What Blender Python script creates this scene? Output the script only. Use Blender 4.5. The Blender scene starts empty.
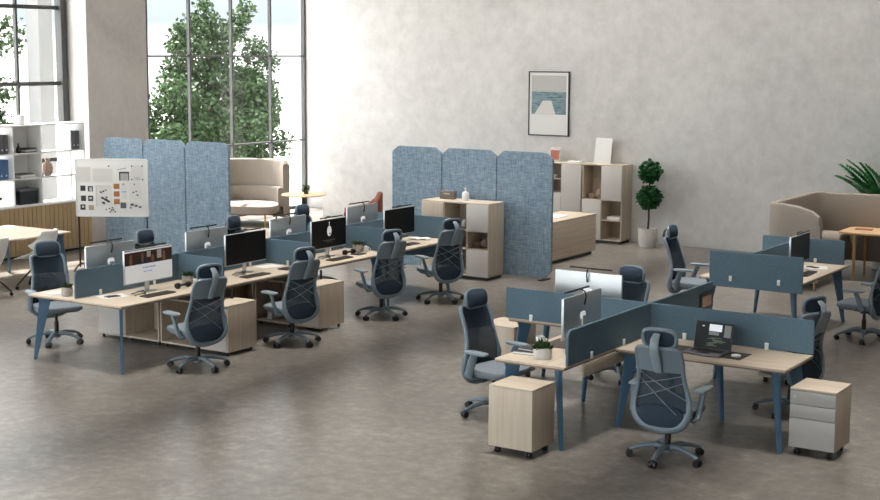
import bpy, bmesh, math, random
from mathutils import Vector, Matrix
random.seed(7)
SC = bpy.context.scene
COL = SC.collection
PI = math.pi

# ------------------------------------------------------------------ colours / materials
def lin(h):
    h = h.lstrip('#')
    v = [int(h[i:i+2], 16)/255 for i in (0, 2, 4)]
    return tuple((c/12.92 if c <= .04045 else ((c+.055)/1.055)**2.4) for c in v) + (1,)

def new_mat(name):
    m = bpy.data.materials.new(name); m.use_nodes = True
    nt = m.node_tree
    return m, nt, nt.nodes['Principled BSDF']

def plain(name, col, rough=.5, metal=0, spec=.5, emit=0):
    m, nt, b = new_mat(name)
    c = lin(col)
    b.inputs['Base Color'].default_value = c
    b.inputs['Roughness'].default_value = rough
    b.inputs['Metallic'].default_value = metal
    b.inputs['Specular IOR Level'].default_value = spec
    if emit:
        b.inputs['Emission Color'].default_value = c
        b.inputs['Emission Strength'].default_value = emit
    return m

def noisy(name, c1, c2, scale=(1, 1, 1), detail=4, rough=.5, bump=0, spec=.4, contrast=(.3, .7), nscale=1.0, coord='Object', rough2=None):
    m, nt, b = new_mat(name)
    N, L = nt.nodes, nt.links
    tc = N.new('ShaderNodeTexCoord'); mp = N.new('ShaderNodeMapping')
    mp.inputs['Scale'].default_value = scale
    L.new(tc.outputs[coord], mp.inputs['Vector'])
    nz = N.new('ShaderNodeTexNoise'); nz.inputs['Scale'].default_value = nscale; nz.inputs['Detail'].default_value = detail
    L.new(mp.outputs[0], nz.inputs['Vector'])
    cr = N.new('ShaderNodeValToRGB')
    cr.color_ramp.elements[0].position = contrast[0]; cr.color_ramp.elements[0].color = lin(c1)
    cr.color_ramp.elements[1].position = contrast[1]; cr.color_ramp.elements[1].color = lin(c2)
    L.new(nz.outputs['Fac'], cr.inputs[0]); L.new(cr.outputs[0], b.inputs['Base Color'])
    b.inputs['Roughness'].default_value = rough
    b.inputs['Specular IOR Level'].default_value = spec
    if rough2 is not None:
        mr = N.new('ShaderNodeMapRange'); mr.inputs['To Min'].default_value = rough; mr.inputs['To Max'].default_value = rough2
        mr.inputs['From Min'].default_value = .3; mr.inputs['From Max'].default_value = .7
        L.new(nz.outputs['Fac'], mr.inputs['Value']); L.new(mr.outputs[0], b.inputs['Roughness'])
    if bump:
        bp = N.new('ShaderNodeBump'); bp.inputs['Strength'].default_value = bump; bp.inputs['Distance'].default_value = .01
        L.new(nz.outputs['Fac'], bp.inputs['Height']); L.new(bp.outputs[0], b.inputs['Normal'])
    return m

def concrete(name, dark, mid, light, s, rough, spec, fine=12, rough_var=0, bump=.05, dist=.6, blend=.35):
    m, nt, b = new_mat(name)
    N, L = nt.nodes, nt.links
    tc = N.new('ShaderNodeTexCoord')
    n1 = N.new('ShaderNodeTexNoise'); n1.inputs['Scale'].default_value = s; n1.inputs['Detail'].default_value = 8; n1.inputs['Roughness'].default_value = .6
    n1.inputs['Distortion'].default_value = dist
    n2 = N.new('ShaderNodeTexNoise'); n2.inputs['Scale'].default_value = fine; n2.inputs['Detail'].default_value = 6; n2.inputs['Roughness'].default_value = .7
    for n in (n1, n2): L.new(tc.outputs['Object'], n.inputs['Vector'])
    mx = N.new('ShaderNodeMix'); mx.data_type = 'FLOAT'; mx.inputs[0].default_value = blend
    L.new(n1.outputs['Fac'], mx.inputs[2]); L.new(n2.outputs['Fac'], mx.inputs[3])
    cr = N.new('ShaderNodeValToRGB'); e = cr.color_ramp.elements
    e[0].position = .32; e[0].color = lin(dark); e[1].position = .68; e[1].color = lin(light)
    k = e.new(.5); k.color = lin(mid)
    L.new(mx.outputs[0], cr.inputs[0]); L.new(cr.outputs[0], b.inputs['Base Color'])
    b.inputs['Specular IOR Level'].default_value = spec
    mr = N.new('ShaderNodeMapRange'); mr.inputs['From Min'].default_value = .35; mr.inputs['From Max'].default_value = .65
    mr.inputs['To Min'].default_value = rough-rough_var; mr.inputs['To Max'].default_value = rough+rough_var
    L.new(n1.outputs['Fac'], mr.inputs['Value']); L.new(mr.outputs[0], b.inputs['Roughness'])
    bp = N.new('ShaderNodeBump'); bp.inputs['Strength'].default_value = bump; bp.inputs['Distance'].default_value = .01
    L.new(mx.outputs[0], bp.inputs['Height']); L.new(bp.outputs[0], b.inputs['Normal'])
    return m

def weave(name, c1, c2, c3):
    """woven fabric: crossed stretched noises"""
    m, nt, b = new_mat(name)
    N, L = nt.nodes, nt.links
    tc = N.new('ShaderNodeTexCoord')
    outs = []
    for sc in ((9, 9, 90), (90, 90, 7)):
        mp = N.new('ShaderNodeMapping'); mp.inputs['Scale'].default_value = sc
        nz = N.new('ShaderNodeTexNoise'); nz.inputs['Scale'].default_value = 1; nz.inputs['Detail'].default_value = 3
        L.new(tc.outputs['Object'], mp.inputs['Vector']); L.new(mp.outputs[0], nz.inputs['Vector']); outs.append(nz.outputs['Fac'])
    mx = N.new('ShaderNodeMix'); mx.data_type = 'FLOAT'; mx.inputs[0].default_value = .5
    L.new(outs[0], mx.inputs[2]); L.new(outs[1], mx.inputs[3])
    cr = N.new('ShaderNodeValToRGB'); e = cr.color_ramp.elements
    e[0].position = .36; e[0].color = lin(c1); e[1].position = .64; e[1].color = lin(c3)
    k = e.new(.5); k.color = lin(c2)
    L.new(mx.outputs[0], cr.inputs[0]); L.new(cr.outputs[0], b.inputs['Base Color'])
    b.inputs['Roughness'].default_value = .95; b.inputs['Specular IOR Level'].default_value = .1
    return m

def see_through(name, col, amount, rough=.8):
    m, nt, b = new_mat(name)
    N, L = nt.nodes, nt.links
    b.inputs['Base Color'].default_value = lin(col); b.inputs['Roughness'].default_value = rough
    b.inputs['Specular IOR Level'].default_value = .2
    tr = N.new('ShaderNodeBsdfTransparent'); mx = N.new('ShaderNodeMixShader'); mx.inputs[0].default_value = amount
    out = N['Material Output']
    L.new(b.outputs[0], mx.inputs[1]); L.new(tr.outputs[0], mx.inputs[2]); L.new(mx.outputs[0], out.inputs['Surface'])
    return m

def pane_glass(name):
    m, nt, b = new_mat(name)
    N, L = nt.nodes, nt.links
    N.remove(b)
    tr = N.new('ShaderNodeBsdfTransparent'); tr.inputs[0].default_value = (.985, .985, .985, 1)
    gl = N.new('ShaderNodeBsdfGlossy'); gl.inputs['Roughness'].default_value = .02
    fr = N.new('ShaderNodeLayerWeight'); fr.inputs['Blend'].default_value = .12
    mr = N.new('ShaderNodeMapRange'); mr.inputs['To Min'].default_value = .01; mr.inputs['To Max'].default_value = .08
    L.new(fr.outputs['Facing'], mr.inputs['Value'])
    mx = N.new('ShaderNodeMixShader')
    L.new(mr.outputs[0], mx.inputs[0]); L.new(tr.outputs[0], mx.inputs[1]); L.new(gl.outputs[0], mx.inputs[2])
    L.new(mx.outputs[0], N['Material Output'].inputs['Surface'])
    return m

M = {}
def floor_mat():
    m, nt, b = new_mat('polished concrete floor')
    N, L = nt.nodes, nt.links
    tc = N.new('ShaderNodeTexCoord')
    def nz(scale, vec, det, rgh):
        mp = N.new('ShaderNodeMapping'); mp.inputs['Scale'].default_value = vec; L.new(tc.outputs['Object'], mp.inputs['Vector'])
        n = N.new('ShaderNodeTexNoise'); n.inputs['Scale'].default_value = scale; n.inputs['Detail'].default_value = det; n.inputs['Roughness'].default_value = rgh
        L.new(mp.outputs[0], n.inputs['Vector']); return n.outputs['Fac']
    big = nz(.5, (1, 1, 1), 3, .5); mid = nz(2.2, (1, 1, 1), 4, .6); fine = nz(8, (1, 1, 1), 5, .72)
    def mix(a, c, f):
        x = N.new('ShaderNodeMix'); x.data_type = 'FLOAT'; x.inputs[0].default_value = f; L.new(a, x.inputs[2]); L.new(c, x.inputs[3]); return x.outputs[0]
    h = mix(mix(big, mid, .5), fine, .55)
    cr = N.new('ShaderNodeValToRGB'); e = cr.color_ramp.elements
    e[0].position = .28; e[0].color = lin('#443f3a'); e[1].position = .72; e[1].color = lin('#9c958e')
    k = e.new(.5); k.color = lin('#706a63')
    L.new(h, cr.inputs[0]); L.new(cr.outputs[0], b.inputs['Base Color'])
    b.inputs['Roughness'].default_value = .29
    b.inputs['Specular IOR Level'].default_value = .45
    return m
M['floor'] = floor_mat()
M['plaster'] = concrete('wall plaster', '#c0bebc', '#d2d0ce', '#e2e0de', .5, .85, .15, fine=4, bump=.04, blend=.5)
M['pier'] = concrete('pier concrete', '#b3b0ad', '#c3c0bd', '#cfccc9', .9, .8, .2, fine=9, bump=.06)
M['ceil'] = plain('ceiling paint', '#b8b6b2', .9)
M['steel'] = plain('window frame steel', '#4c4c4c', .45, .3)
M['pane'] = pane_glass('window glass')
M['wood'] = noisy('ash wood along x', '#b9a997', '#cabcaa', (1.2, 24, 24), 5, .5, .02)
M['woody'] = noisy('ash wood along y', '#b9a997', '#cabcaa', (24, 1.2, 24), 5, .5, .02)
M['woodz'] = noisy('ash wood upright', '#b9aa98', '#c9bbab', (24, 24, 1.2), 5, .5, .02)
M['wood_dark'] = noisy('ash wood interior', '#a08c77', '#b39f8a', (22, 22, 1.2), 5, .6)
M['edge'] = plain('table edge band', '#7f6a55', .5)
M['oak'] = noisy('golden oak', '#c7a67c', '#d8ba92', (3, 30, 30), 4, .4)
M['oakz'] = noisy('golden oak upright', '#b99568', '#cfab7e', (30, 30, 2), 4, .4)
M['slat'] = noisy('tan ribbed wood', '#a58c68', '#b89e79', (20, 20, 1), 4, .6)
M['white'] = plain('white lacquer', '#eeeeec', .45)
M['door'] = plain('warm grey door', '#c6c1bc', .45)
M['drawer'] = plain('grey lacquer drawer', '#a5a29f', .45)
M['purewhite'] = plain('bright white lacquer', '#e9e9e8', .4)
M['leg'] = noisy('blue powder coat', '#48667f', '#50708a', (60, 60, 60), 2, .42)
M['panel'] = noisy('blue grey felt', '#5d7383', '#697f8d', (90, 90, 90), 3, .95, .05, .1)
M['screen'] = weave('pale blue woven fabric', '#64788a', '#8294a3', '#9eadb8')
M['frame'] = plain('blue grey nylon', '#6f7d87', .34, 0, .5)
M['framel'] = plain('pale blue grey nylon', '#808d95', .4)
M['meshb'] = see_through('dark blue mesh', '#3a4753', .26)
M['pad'] = noisy('dark blue pad fabric', '#333e4b', '#3d4956', (120, 120, 120), 2, .95, .05, .1)
M['seat'] = noisy('grey seat fabric', '#727a82', '#838b92', (110, 110, 110), 2, .95, .05, .1)
M['strap'] = plain('grey cord', '#77848d', .6)
M['black'] = plain('black plastic', '#151516', .4)
M['screenblack'] = plain('dark display glass', '#060607', .3, 0, .3)
M['gun'] = plain('dark grey metal', '#3a3b3d', .4, .5)
M['alu'] = plain('brushed aluminium', '#c4c7c9', .33, .85)
M['kb'] = plain('dark bronze keyboard', '#4a443e', .5)
M['key'] = plain('dark keycaps', '#332f2c', .6)
M['paper'] = plain('paper white', '#e4e3e0', .7)
M['papergrey'] = plain('paper grey', '#c9c9c8', .7)
M['leaf'] = noisy('small leaves', '#0f2409', '#34521f', (14, 14, 14), 2, .6)
M['leafd'] = noisy('dark leaves', '#0f3d1c', '#2a6a33', (9, 9, 9), 2, .5)
M['leafp'] = noisy('palm leaves', '#1c5a30', '#3e8a4a', (6, 6, 6), 2, .45)
M['bark'] = noisy('bark', '#3a2c22', '#57453a', (20, 20, 3), 4, .9)
M['pot'] = noisy('white speckled pot', '#c8c4be', '#d9d6d1', (18, 18, 18), 3, .7)
M['potgrey'] = noisy('grey speckled pot', '#a69c96', '#bdb4ad', (50, 50, 50), 3, .7)
M['sofa'] = noisy('beige upholstery', '#8b8279', '#999087', (110, 110, 110), 3, .95, .05, .1)
M['rust'] = plain('rust leather', '#84432f', .6)
M['red'] = plain('brick red', '#a5604f', .6)
M['clay'] = noisy('clay', '#a98f7f', '#bda393', (30, 30, 30), 3, .6)
M['binder'] = plain('grey binder card', '#62646a', .6)
M['blue'] = plain('blue binder card', '#4a6f9c', .55)
M['cork'] = plain('tan card', '#b9794a', .8)
M['brownpic'] = plain('brown picture', '#4a2c20', .5)
M['navy'] = plain('navy picture', '#26364d', .5)
M['skin'] = plain('warm picture tone', '#9c6d54', .5)
M['sea'] = noisy('sea picture', '#4d6873', '#8ea3aa', (6, 6, 60), 5, .5, contrast=(.35, .65))
M['skypic'] = plain('pale sky picture', '#b9b8b4', .5)
M['pier_pic'] = plain('pier picture', '#d6d2cd', .5)
M['mat'] = plain('desk mat', '#4c453f', .8)
M['grass'] = plain('outdoor paving', '#d0cec8', .9)
M['facade'] = plain('white facade', '#e6e6e4', .9)
M['facadegrey'] = plain('grey pilaster', '#7c7c7c', .9)
M['pagelit'] = plain('lit white page', '#dfe0e2', .4, emit=.35)
M['texton'] = plain('lit text', '#7f93c8', .4, emit=.3)
M['whiteon'] = plain('lit white mark', '#e0e0e0', .4, emit=.5)
M['greyon'] = plain('lit grey text', '#6c6c6c', .4, emit=.3)
M['darkon'] = plain('lit dark panel', '#14181a', .4, 0, .2, emit=.5)
M['greenon'] = plain('lit green clips', '#4d5f3c', .3, emit=.3)
M['skyon'] = plain('lit pale picture', '#cfd3dc', .3, emit=.6)

# ------------------------------------------------------------------ mesh builder
class MB:
    def __init__(s): s.bm = bmesh.new(); s.mi = 0
    def _merge(s, b, mat=None):
        if mat is not None: bmesh.ops.transform(b, matrix=mat, verts=b.verts)
        vm = {}
        for v in b.verts: vm[v] = s.bm.verts.new(v.co)
        for f in b.faces:
            try: nf = s.bm.faces.new([vm[v] for v in f.verts]); nf.material_index = s.mi; nf.smooth = True
            except ValueError: pass
        b.free(); return s
    def box(s, c, size, bev=.004, seg=2, rot=None):
        b = bmesh.new(); bmesh.ops.create_cube(b, size=1)
        bmesh.ops.scale(b, vec=size, verts=b.verts)
        if bev > 0:
            bmesh.ops.bevel(b, geom=b.edges[:], offset=min(bev, min(size)*.45), segments=seg, profile=.6, affect='EDGES')
        m = Matrix.Translation(c)
        if rot is not None: m = m @ rot
        return s._merge(b, m)
    def bx(s, x0, x1, y0, y1, z0, z1, bev=.004, seg=2):
        return s.box(((x0+x1)/2, (y0+y1)/2, (z0+z1)/2), (abs(x1-x0), abs(y1-y0), abs(z1-z0)), bev, seg)
    def cyl(s, p0, p1, r0, r1=None, seg=16):
        r1 = r0 if r1 is None else r1
        return s.tube([p0, p1], [r0, r1], seg)
    def tube(s, pts, radii, seg=10, closed=False, flat=None):
        pts = [Vector(p) for p in pts]; n = len(pts)
        if not isinstance(radii, (list, tuple)): radii = [radii]*n
        rings = []; up = None
        for i, p in enumerate(pts):
            if closed: t = pts[(i+1) % n]-pts[i-1]
            else: t = pts[min(i+1, n-1)]-pts[max(i-1, 0)]
            t.normalize()
            if up is None:
                up = Vector((0, 0, 1)) if abs(t.z) < .9 else Vector((0, 1, 0))
            a = t.cross(up); a.normalize(); bb = a.cross(t); bb.normalize(); up = bb
            ra = rb = radii[i]
            if flat: ra, rb = radii[i]*flat[0], radii[i]*flat[1]
            rings.append([s.bm.verts.new(p+a*math.cos(2*PI*k/seg)*ra+bb*math.sin(2*PI*k/seg)*rb) for k in range(seg)])
        m = n if closed else n-1
        for i in range(m):
            A, B = rings[i], rings[(i+1) % n]
            for k in range(seg):
                f = s.bm.faces.new((A[k], A[(k+1) % seg], B[(k+1) % seg], B[k])); f.smooth = True; f.material_index = s.mi
        if not closed:
            for r in (rings[0][::-1], rings[-1]):
                f = s.bm.faces.new(r); f.material_index = s.mi
        return s
    def lathe(s, prof, c=(0, 0, 0), seg=20):
        rings = []
        for r, z in prof:
            rings.append([s.bm.verts.new((c[0]+r*math.cos(2*PI*k/seg), c[1]+r*math.sin(2*PI*k/seg), c[2]+z)) for k in range(seg)])
        for A, B in zip(rings, rings[1:]):
            for k in range(seg):
                f = s.bm.faces.new((A[k], A[(k+1) % seg], B[(k+1) % seg], B[k])); f.smooth = True; f.material_index = s.mi
        for r in (rings[0][::-1], rings[-1]):
            f = s.bm.faces.new(r); f.material_index = s.mi
        return s
    def sup(s, c, size, e1=.4, e2=.4, nu=24, nv=12, rot=None):
        """superellipsoid"""
        def pw(v, e): return math.copysign(abs(v)**e, v)
        b = bmesh.new(); rings = []
        for j in range(1, nv):
            ph = -PI/2+PI*j/nv; r = pw(math.cos(ph), e2); z = pw(math.sin(ph), e2)
            rings.append([b.verts.new((size[0]/2*r*pw(math.cos(2*PI*k/nu), e1), size[1]/2*r*pw(math.sin(2*PI*k/nu), e1), size[2]/2*z)) for k in range(nu)])
        for A, B in zip(rings, rings[1:]):
            for k in range(nu): b.faces.new((A[k], A[(k+1) % nu], B[(k+1) % nu], B[k]))
        b.faces.new(rings[0][::-1]); b.faces.new(rings[-1])
        m = Matrix.Translation(c)
        if rot is not None: m = m @ rot
        return s._merge(b, m)
    def prism(s, poly, mat, depth, bev=0):
        """poly in local xy, extruded by depth along local z (centred), mapped by mat"""
        b = bmesh.new()
        vs = [b.verts.new((x, y, -depth/2)) for x, y in poly]
        f = b.faces.new(vs)
        r = bmesh.ops.extrude_face_region(b, geom=[f])
        bmesh.ops.translate(b, vec=(0, 0, depth), verts=[v for v in r['geom'] if isinstance(v, bmesh.types.BMVert)])
        bmesh.ops.recalc_face_normals(b, faces=b.faces)
        if bev: bmesh.ops.bevel(b, geom=[e for e in b.edges if len(e.link_faces) == 2 and e.calc_face_angle(0) > .6], offset=bev, segments=2, affect='EDGES')
        return s._merge(b, mat)
    def shell(s, fn, nu, nv, th, off=(0, 1, 0)):
        """thick sheet: fn(u,v)->point"""
        o = Vector(off)*th
        A = [[s.bm.verts.new(Vector(fn(i/nu, j/nv))) for j in range(nv+1)] for i in range(nu+1)]
        B = [[s.bm.verts.new(Vector(fn(i/nu, j/nv))+o) for j in range(nv+1)] for i in range(nu+1)]
        def q(*v):
            f = s.bm.faces.new(v); f.smooth = True; f.material_index = s.mi
        for i in range(nu):
            for j in range(nv):
                q(A[i][j], A[i+1][j], A[i+1][j+1], A[i][j+1]); q(B[i][j], B[i][j+1], B[i+1][j+1], B[i+1][j])
        for i in range(nu):
            q(A[i][0], B[i][0], B[i+1][0], A[i+1][0]); q(A[i][nv], A[i+1][nv], B[i+1][nv], B[i][nv])
        for j in range(nv):
            q(A[0][j], A[0][j+1], B[0][j+1], B[0][j]); q(A[nu][j], B[nu][j], B[nu][j+1], A[nu][j+1])
        return s
    def leaves(s, pts, size, jitter=.5, narrow=.45):
        for p in pts:
            d = Vector((random.gauss(0, 1), random.gauss(0, 1), random.gauss(0, .7))); d.normalize()
            e = d.cross(Vector((random.gauss(0, 1), random.gauss(0, 1), random.gauss(0, 1)))); e.normalize()
            n = d.cross(e); L = size*(1-jitter+random.random()*2*jitter); p = Vector(p)
            a = s.bm.verts.new(p); c = s.bm.verts.new(p+d*L)
            b1 = s.bm.verts.new(p+d*L*.5+e*L*narrow+n*L*.12); b2 = s.bm.verts.new(p+d*L*.5-e*L*narrow+n*L*.12)
            s.bm.faces.new((a, b1, c)).material_index = s.mi; s.bm.faces.new((a, c, b2)).material_index = s.mi
        return s
    def build(s, name, mats, parent=None, sharp=38):
        me = bpy.data.meshes.new(name)
        bmesh.ops.recalc_face_normals(s.bm, faces=s.bm.faces) if not getattr(s, 'raw', False) else None
        s.bm.to_mesh(me); s.bm.free()
        for m in (mats if isinstance(mats, (list, tuple)) else [mats]): me.materials.append(M[m] if isinstance(m, str) else m)
        try: me.set_sharp_from_angle(angle=math.radians(sharp))
        except Exception: pass
        o = bpy.data.objects.new(name, me); COL.objects.link(o)
        if parent is not None: o.parent = parent
        return o

def tag(o, label=None, cat=None, group=None, kind=None):
    if label: o['label'] = label
    if cat: o['category'] = cat
    if group: o['group'] = group
    if kind: o['kind'] = kind
    return o

def thing(name, label, cat, loc=(0, 0, 0), rz=0, group=None):
    o = bpy.data.objects.new(name, None); COL.objects.link(o); o.empty_display_size = .1
    o.location = loc; o.rotation_euler = (0, 0, math.radians(rz))
    return tag(o, label, cat, group)

def copy_tree(o, parent=None):
    c = o.copy(); COL.objects.link(c)
    if parent is not None: c.parent = parent
    for ch in KIDS(o): copy_tree(ch, c)
    return c
def KIDS(o): return [x for x in COL.objects if x.parent == o]

def dup(root, label, loc, rz, group=None):
    c = copy_tree(root); c.location = loc; c.rotation_euler = (0, 0, math.radians(rz)); c['label'] = label
    if group: c['group'] = group
    return c

def RZ(d): return Matrix.Rotation(math.radians(d), 4, 'Z')
def RX(d): return Matrix.Rotation(math.radians(d), 4, 'X')
def RY(d): return Matrix.Rotation(math.radians(d), 4, 'Y')

def one(name, mb, mat, label, cat, loc=(0, 0, 0), rz=0, group=None):
    o = mb.build(name, mat); o.location = loc; o.rotation_euler = (0, 0, math.radians(rz))
    return tag(o, label, cat, group)

# ------------------------------------------------------------------ camera
f_px, pitch, yaw, roll = 1413.6, .139700, .574222, .0049224
cp, sp = math.cos(pitch), math.sin(pitch)
F = Vector((-math.sin(yaw)*cp, math.cos(yaw)*cp, -sp))
R0 = Vector((math.cos(yaw), math.sin(yaw), 0)); U0 = R0.cross(F)
Rr = math.cos(roll)*R0+math.sin(roll)*U0; Ur = math.cos(roll)*U0-math.sin(roll)*R0
cd = bpy.data.cameras.new('camera'); cam = bpy.data.objects.new('camera', cd); COL.objects.link(cam)
mw = Matrix.Identity(4)
for i in range(3):
    mw[i][0] = Rr[i]; mw[i][1] = Ur[i]; mw[i][2] = -F[i]
mw[2][3] = 3.45
cam.matrix_world = mw
cd.sensor_width = 36; cd.lens = f_px*36/880; cd.clip_end = 300
SC.camera = cam

# ------------------------------------------------------------------ room shell
WX, GX = -19.0, -19.56          # inner wall face, window plane
YB = 23.49                      # back wall
XR, YF, ZC = 10.0, -3.0, 6.8
def struct(name, mb, mat):
    o = mb.build(name, mat); o['kind'] = 'structure'; return o
struct('floor', MB().bx(GX-.1, XR, YF, 25.2, -.12, 0, 0), 'floor')
struct('ceiling', MB().bx(GX-.3, XR+.2, YF-.2, 25.2, ZC, ZC+.2, 0), 'ceil')
struct('wall_back', MB().bx(-18.15, XR, YB, 25.0, 0, ZC, .01).bx(GX-.3, -18.15, 24.95, 25.2, 0, ZC, 0), 'plaster')
struct('wall_right', MB().bx(XR, XR+.2, YF, 25, 0, ZC, 0), 'pier')
wf = MB().bx(GX, -18, YF-.2, YF, 0, ZC, 0).bx(-10.5, -9, YF-.2, YF, 0, ZC, 0).bx(-1.0, XR, YF-.2, YF, 0, ZC, 0)
for x0, x1 in ((-18, -10.5), (-9, -1)): wf.bx(x0, x1, YF-.2, YF, 0, .4, 0).bx(x0, x1, YF-.2, YF, 6.2, ZC, 0)
struct('wall_front', wf, 'plaster')
for n, (x0, x1) in enumerate(((-18, -10.5), (-9, -1))):  # unseen front windows, added to let light onto faces turned to the viewer
    fr = MB()
    for k in range(6): fr.bx(x0+(x1-x0)*k/5-.03, x0+(x1-x0)*k/5+.03, YF-.13, YF-.05, .4, 6.2, .003)
    for z in (.43, 2.3, 4.2, 6.17): fr.bx(x0, x1, YF-.12, YF-.06, z-.03, z+.03, .003)
    wo = struct('window_%d' % (n+5), fr, 'steel')
    MB().bx(x0, x1, YF-.095, YF-.085, .42, 6.2, 0).build('pane', 'pane', wo)
wins = [(19.30, 24.70), (12.45, 17.82), (5.6, 10.95), (-1.2, 4.1)]
wl = MB()
edges = [25.0]
prev = 25.0
for y0, y1 in wins:
    wl.bx(GX-.15, WX, y1, prev, 0, ZC, .012); prev = y0
    wl.bx(GX-.15, WX, y0, y1, 6.4, ZC, 0)
wl.bx(GX-.15, WX, YF, prev, 0, ZC, .012)
struct('wall_left', wl, 'pier')
for n, (y0, y1) in enumerate(wins):
    fr = MB()
    for y in (y0+.03, y1-.03): fr.bx(GX-.05, GX+.05, y-.03, y+.03, 0, 6.4, .004)
    if n == 0:
        my = [19.85, 21.04, 22.29, 23.53]; bars = [1.5, 3.33, 5.1]
    else:
        my = [y0+(y1-y0)*k/5 for k in range(1, 5)] ; bars = [2.85, 4.18, 5.5, 1.5]
        if n == 1: my = [13.6, 15.2, 16.72]
    for y in my: fr.bx(GX-.035, GX+.035, y-.022, y+.022, 0, 6.4, .003)
    hb = .05 if n else .024
    for z in bars: fr.bx(GX-.045, GX+.045, y0, y1, z-hb*.7, z+hb*.7, .003)
    fr.bx(GX-.05, GX+.05, y0, y1, 0, .06, 0); fr.bx(GX-.05, GX+.05, y0, y1, 6.3, 6.4, 0)
    if n == 1: fr.bx(GX-.06, GX+.1, y1-.16, y1-.03, 0, 6.4, .004)
    wo = struct('window_%d' % (n+1), fr, 'steel')
    MB().bx(GX-.006, GX+.006, y0+.02, y1-.02, .05, 6.3, 0).build('pane', 'pane', wo)

# outside
tag(MB().bx(-75, GX-.1, -40, 75, -.35, -.15, 0).build('ground', 'grass'), kind='structure')
ex = MB().bx(-40.4, -40, 10, 34.2, -.15, 16, 0)
tag(ex.build('wall_outside', 'facade'), kind='structure')
ex = MB()
for y in (21.93, 16.4): ex.bx(-25.3, -24.9, y, y+.42, -.15, 12, .02)
tag(ex.build('trim_1', 'facadegrey'), kind='structure')

def tree(label, base, blobs, n, size, trunk_h):
    t = thing('leafy_tree', label, 'tree', base)
    tb = MB(); tb.tube([(0, 0, 0), (.05, .1, trunk_h*.5), (0, .15, trunk_h)], [.14, .11, .06], 8)
    pts = []
    for (x, y, z, r) in blobs:
        tb.tube([(0, .12, trunk_h*.7), (x*.5, y*.5+.05, z*.72), (x, y, z)], [.05, .03, .012], 5)
    tb.build('trunk', 'bark', t)
    tot = sum(b[3]**2 for b in blobs)
    lf = MB(); lf.raw = True
    for (x, y, z, r) in blobs:
        for i in range(int(n*r*r/tot)):
            d = Vector((random.gauss(0, 1), random.gauss(0, 1), random.gauss(0, .8))); d.normalize()
            q = r*(random.random()**.45)
            pts.append((x+d.x*q, y+d.y*q, z+d.z*q))
    lf.leaves(pts, size, .5, .38)
    o = lf.build('foliage', 'leaf', t); return t
bl = []
for i in range(46):
    y = random.uniform(-2.5, 2.5); z = random.uniform(.2, 3.4)
    if z > 2.9-(abs(y)*.35) and random.random() < .8: z -= 1.6
    if y < -.9 and z > 2.2: z -= 1.3
    bl.append((random.uniform(-.9, .9), y, z, random.uniform(.42, .72)))
for i in range(22): bl.append((random.uniform(.4, 1.2), random.uniform(-2.6, 1.6), random.uniform(.2, 2.7), random.uniform(.4, .65)))
bl += [(0, -.6, 4.2, .42), (0, -.1, 4.4, .4), (.1, -1.5, 3.7, .3), (0, .3, 4.0, .55), (0, 1.0, 4.1, .42), (0, 1.55, 4.75, .3), (0, -.9, 3.7, .6), (0, 1.9, 3.6, .45), (0, 2.5, 3.3, .35), (0, -.25, 4.85, .25), (0, 1.25, 4.4, .35), (0, -1.2, 4.15, .25), (0, .2, 3.4, .7)]
tree('big green leafy tree outside behind the wide gridded window', (-27, 29.9, -.15), bl, 50000, .11, 2.6)
bl = [(random.uniform(-.8, .8), random.uniform(-1.5, 1.2), random.uniform(.6, 4.9), random.uniform(.4, .75)) for i in range(30)]
tree('green leafy tree outside cut by the left edge of the photo', (-27, 21.0, -.15), bl, 12000, .11, 2.6)

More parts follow.
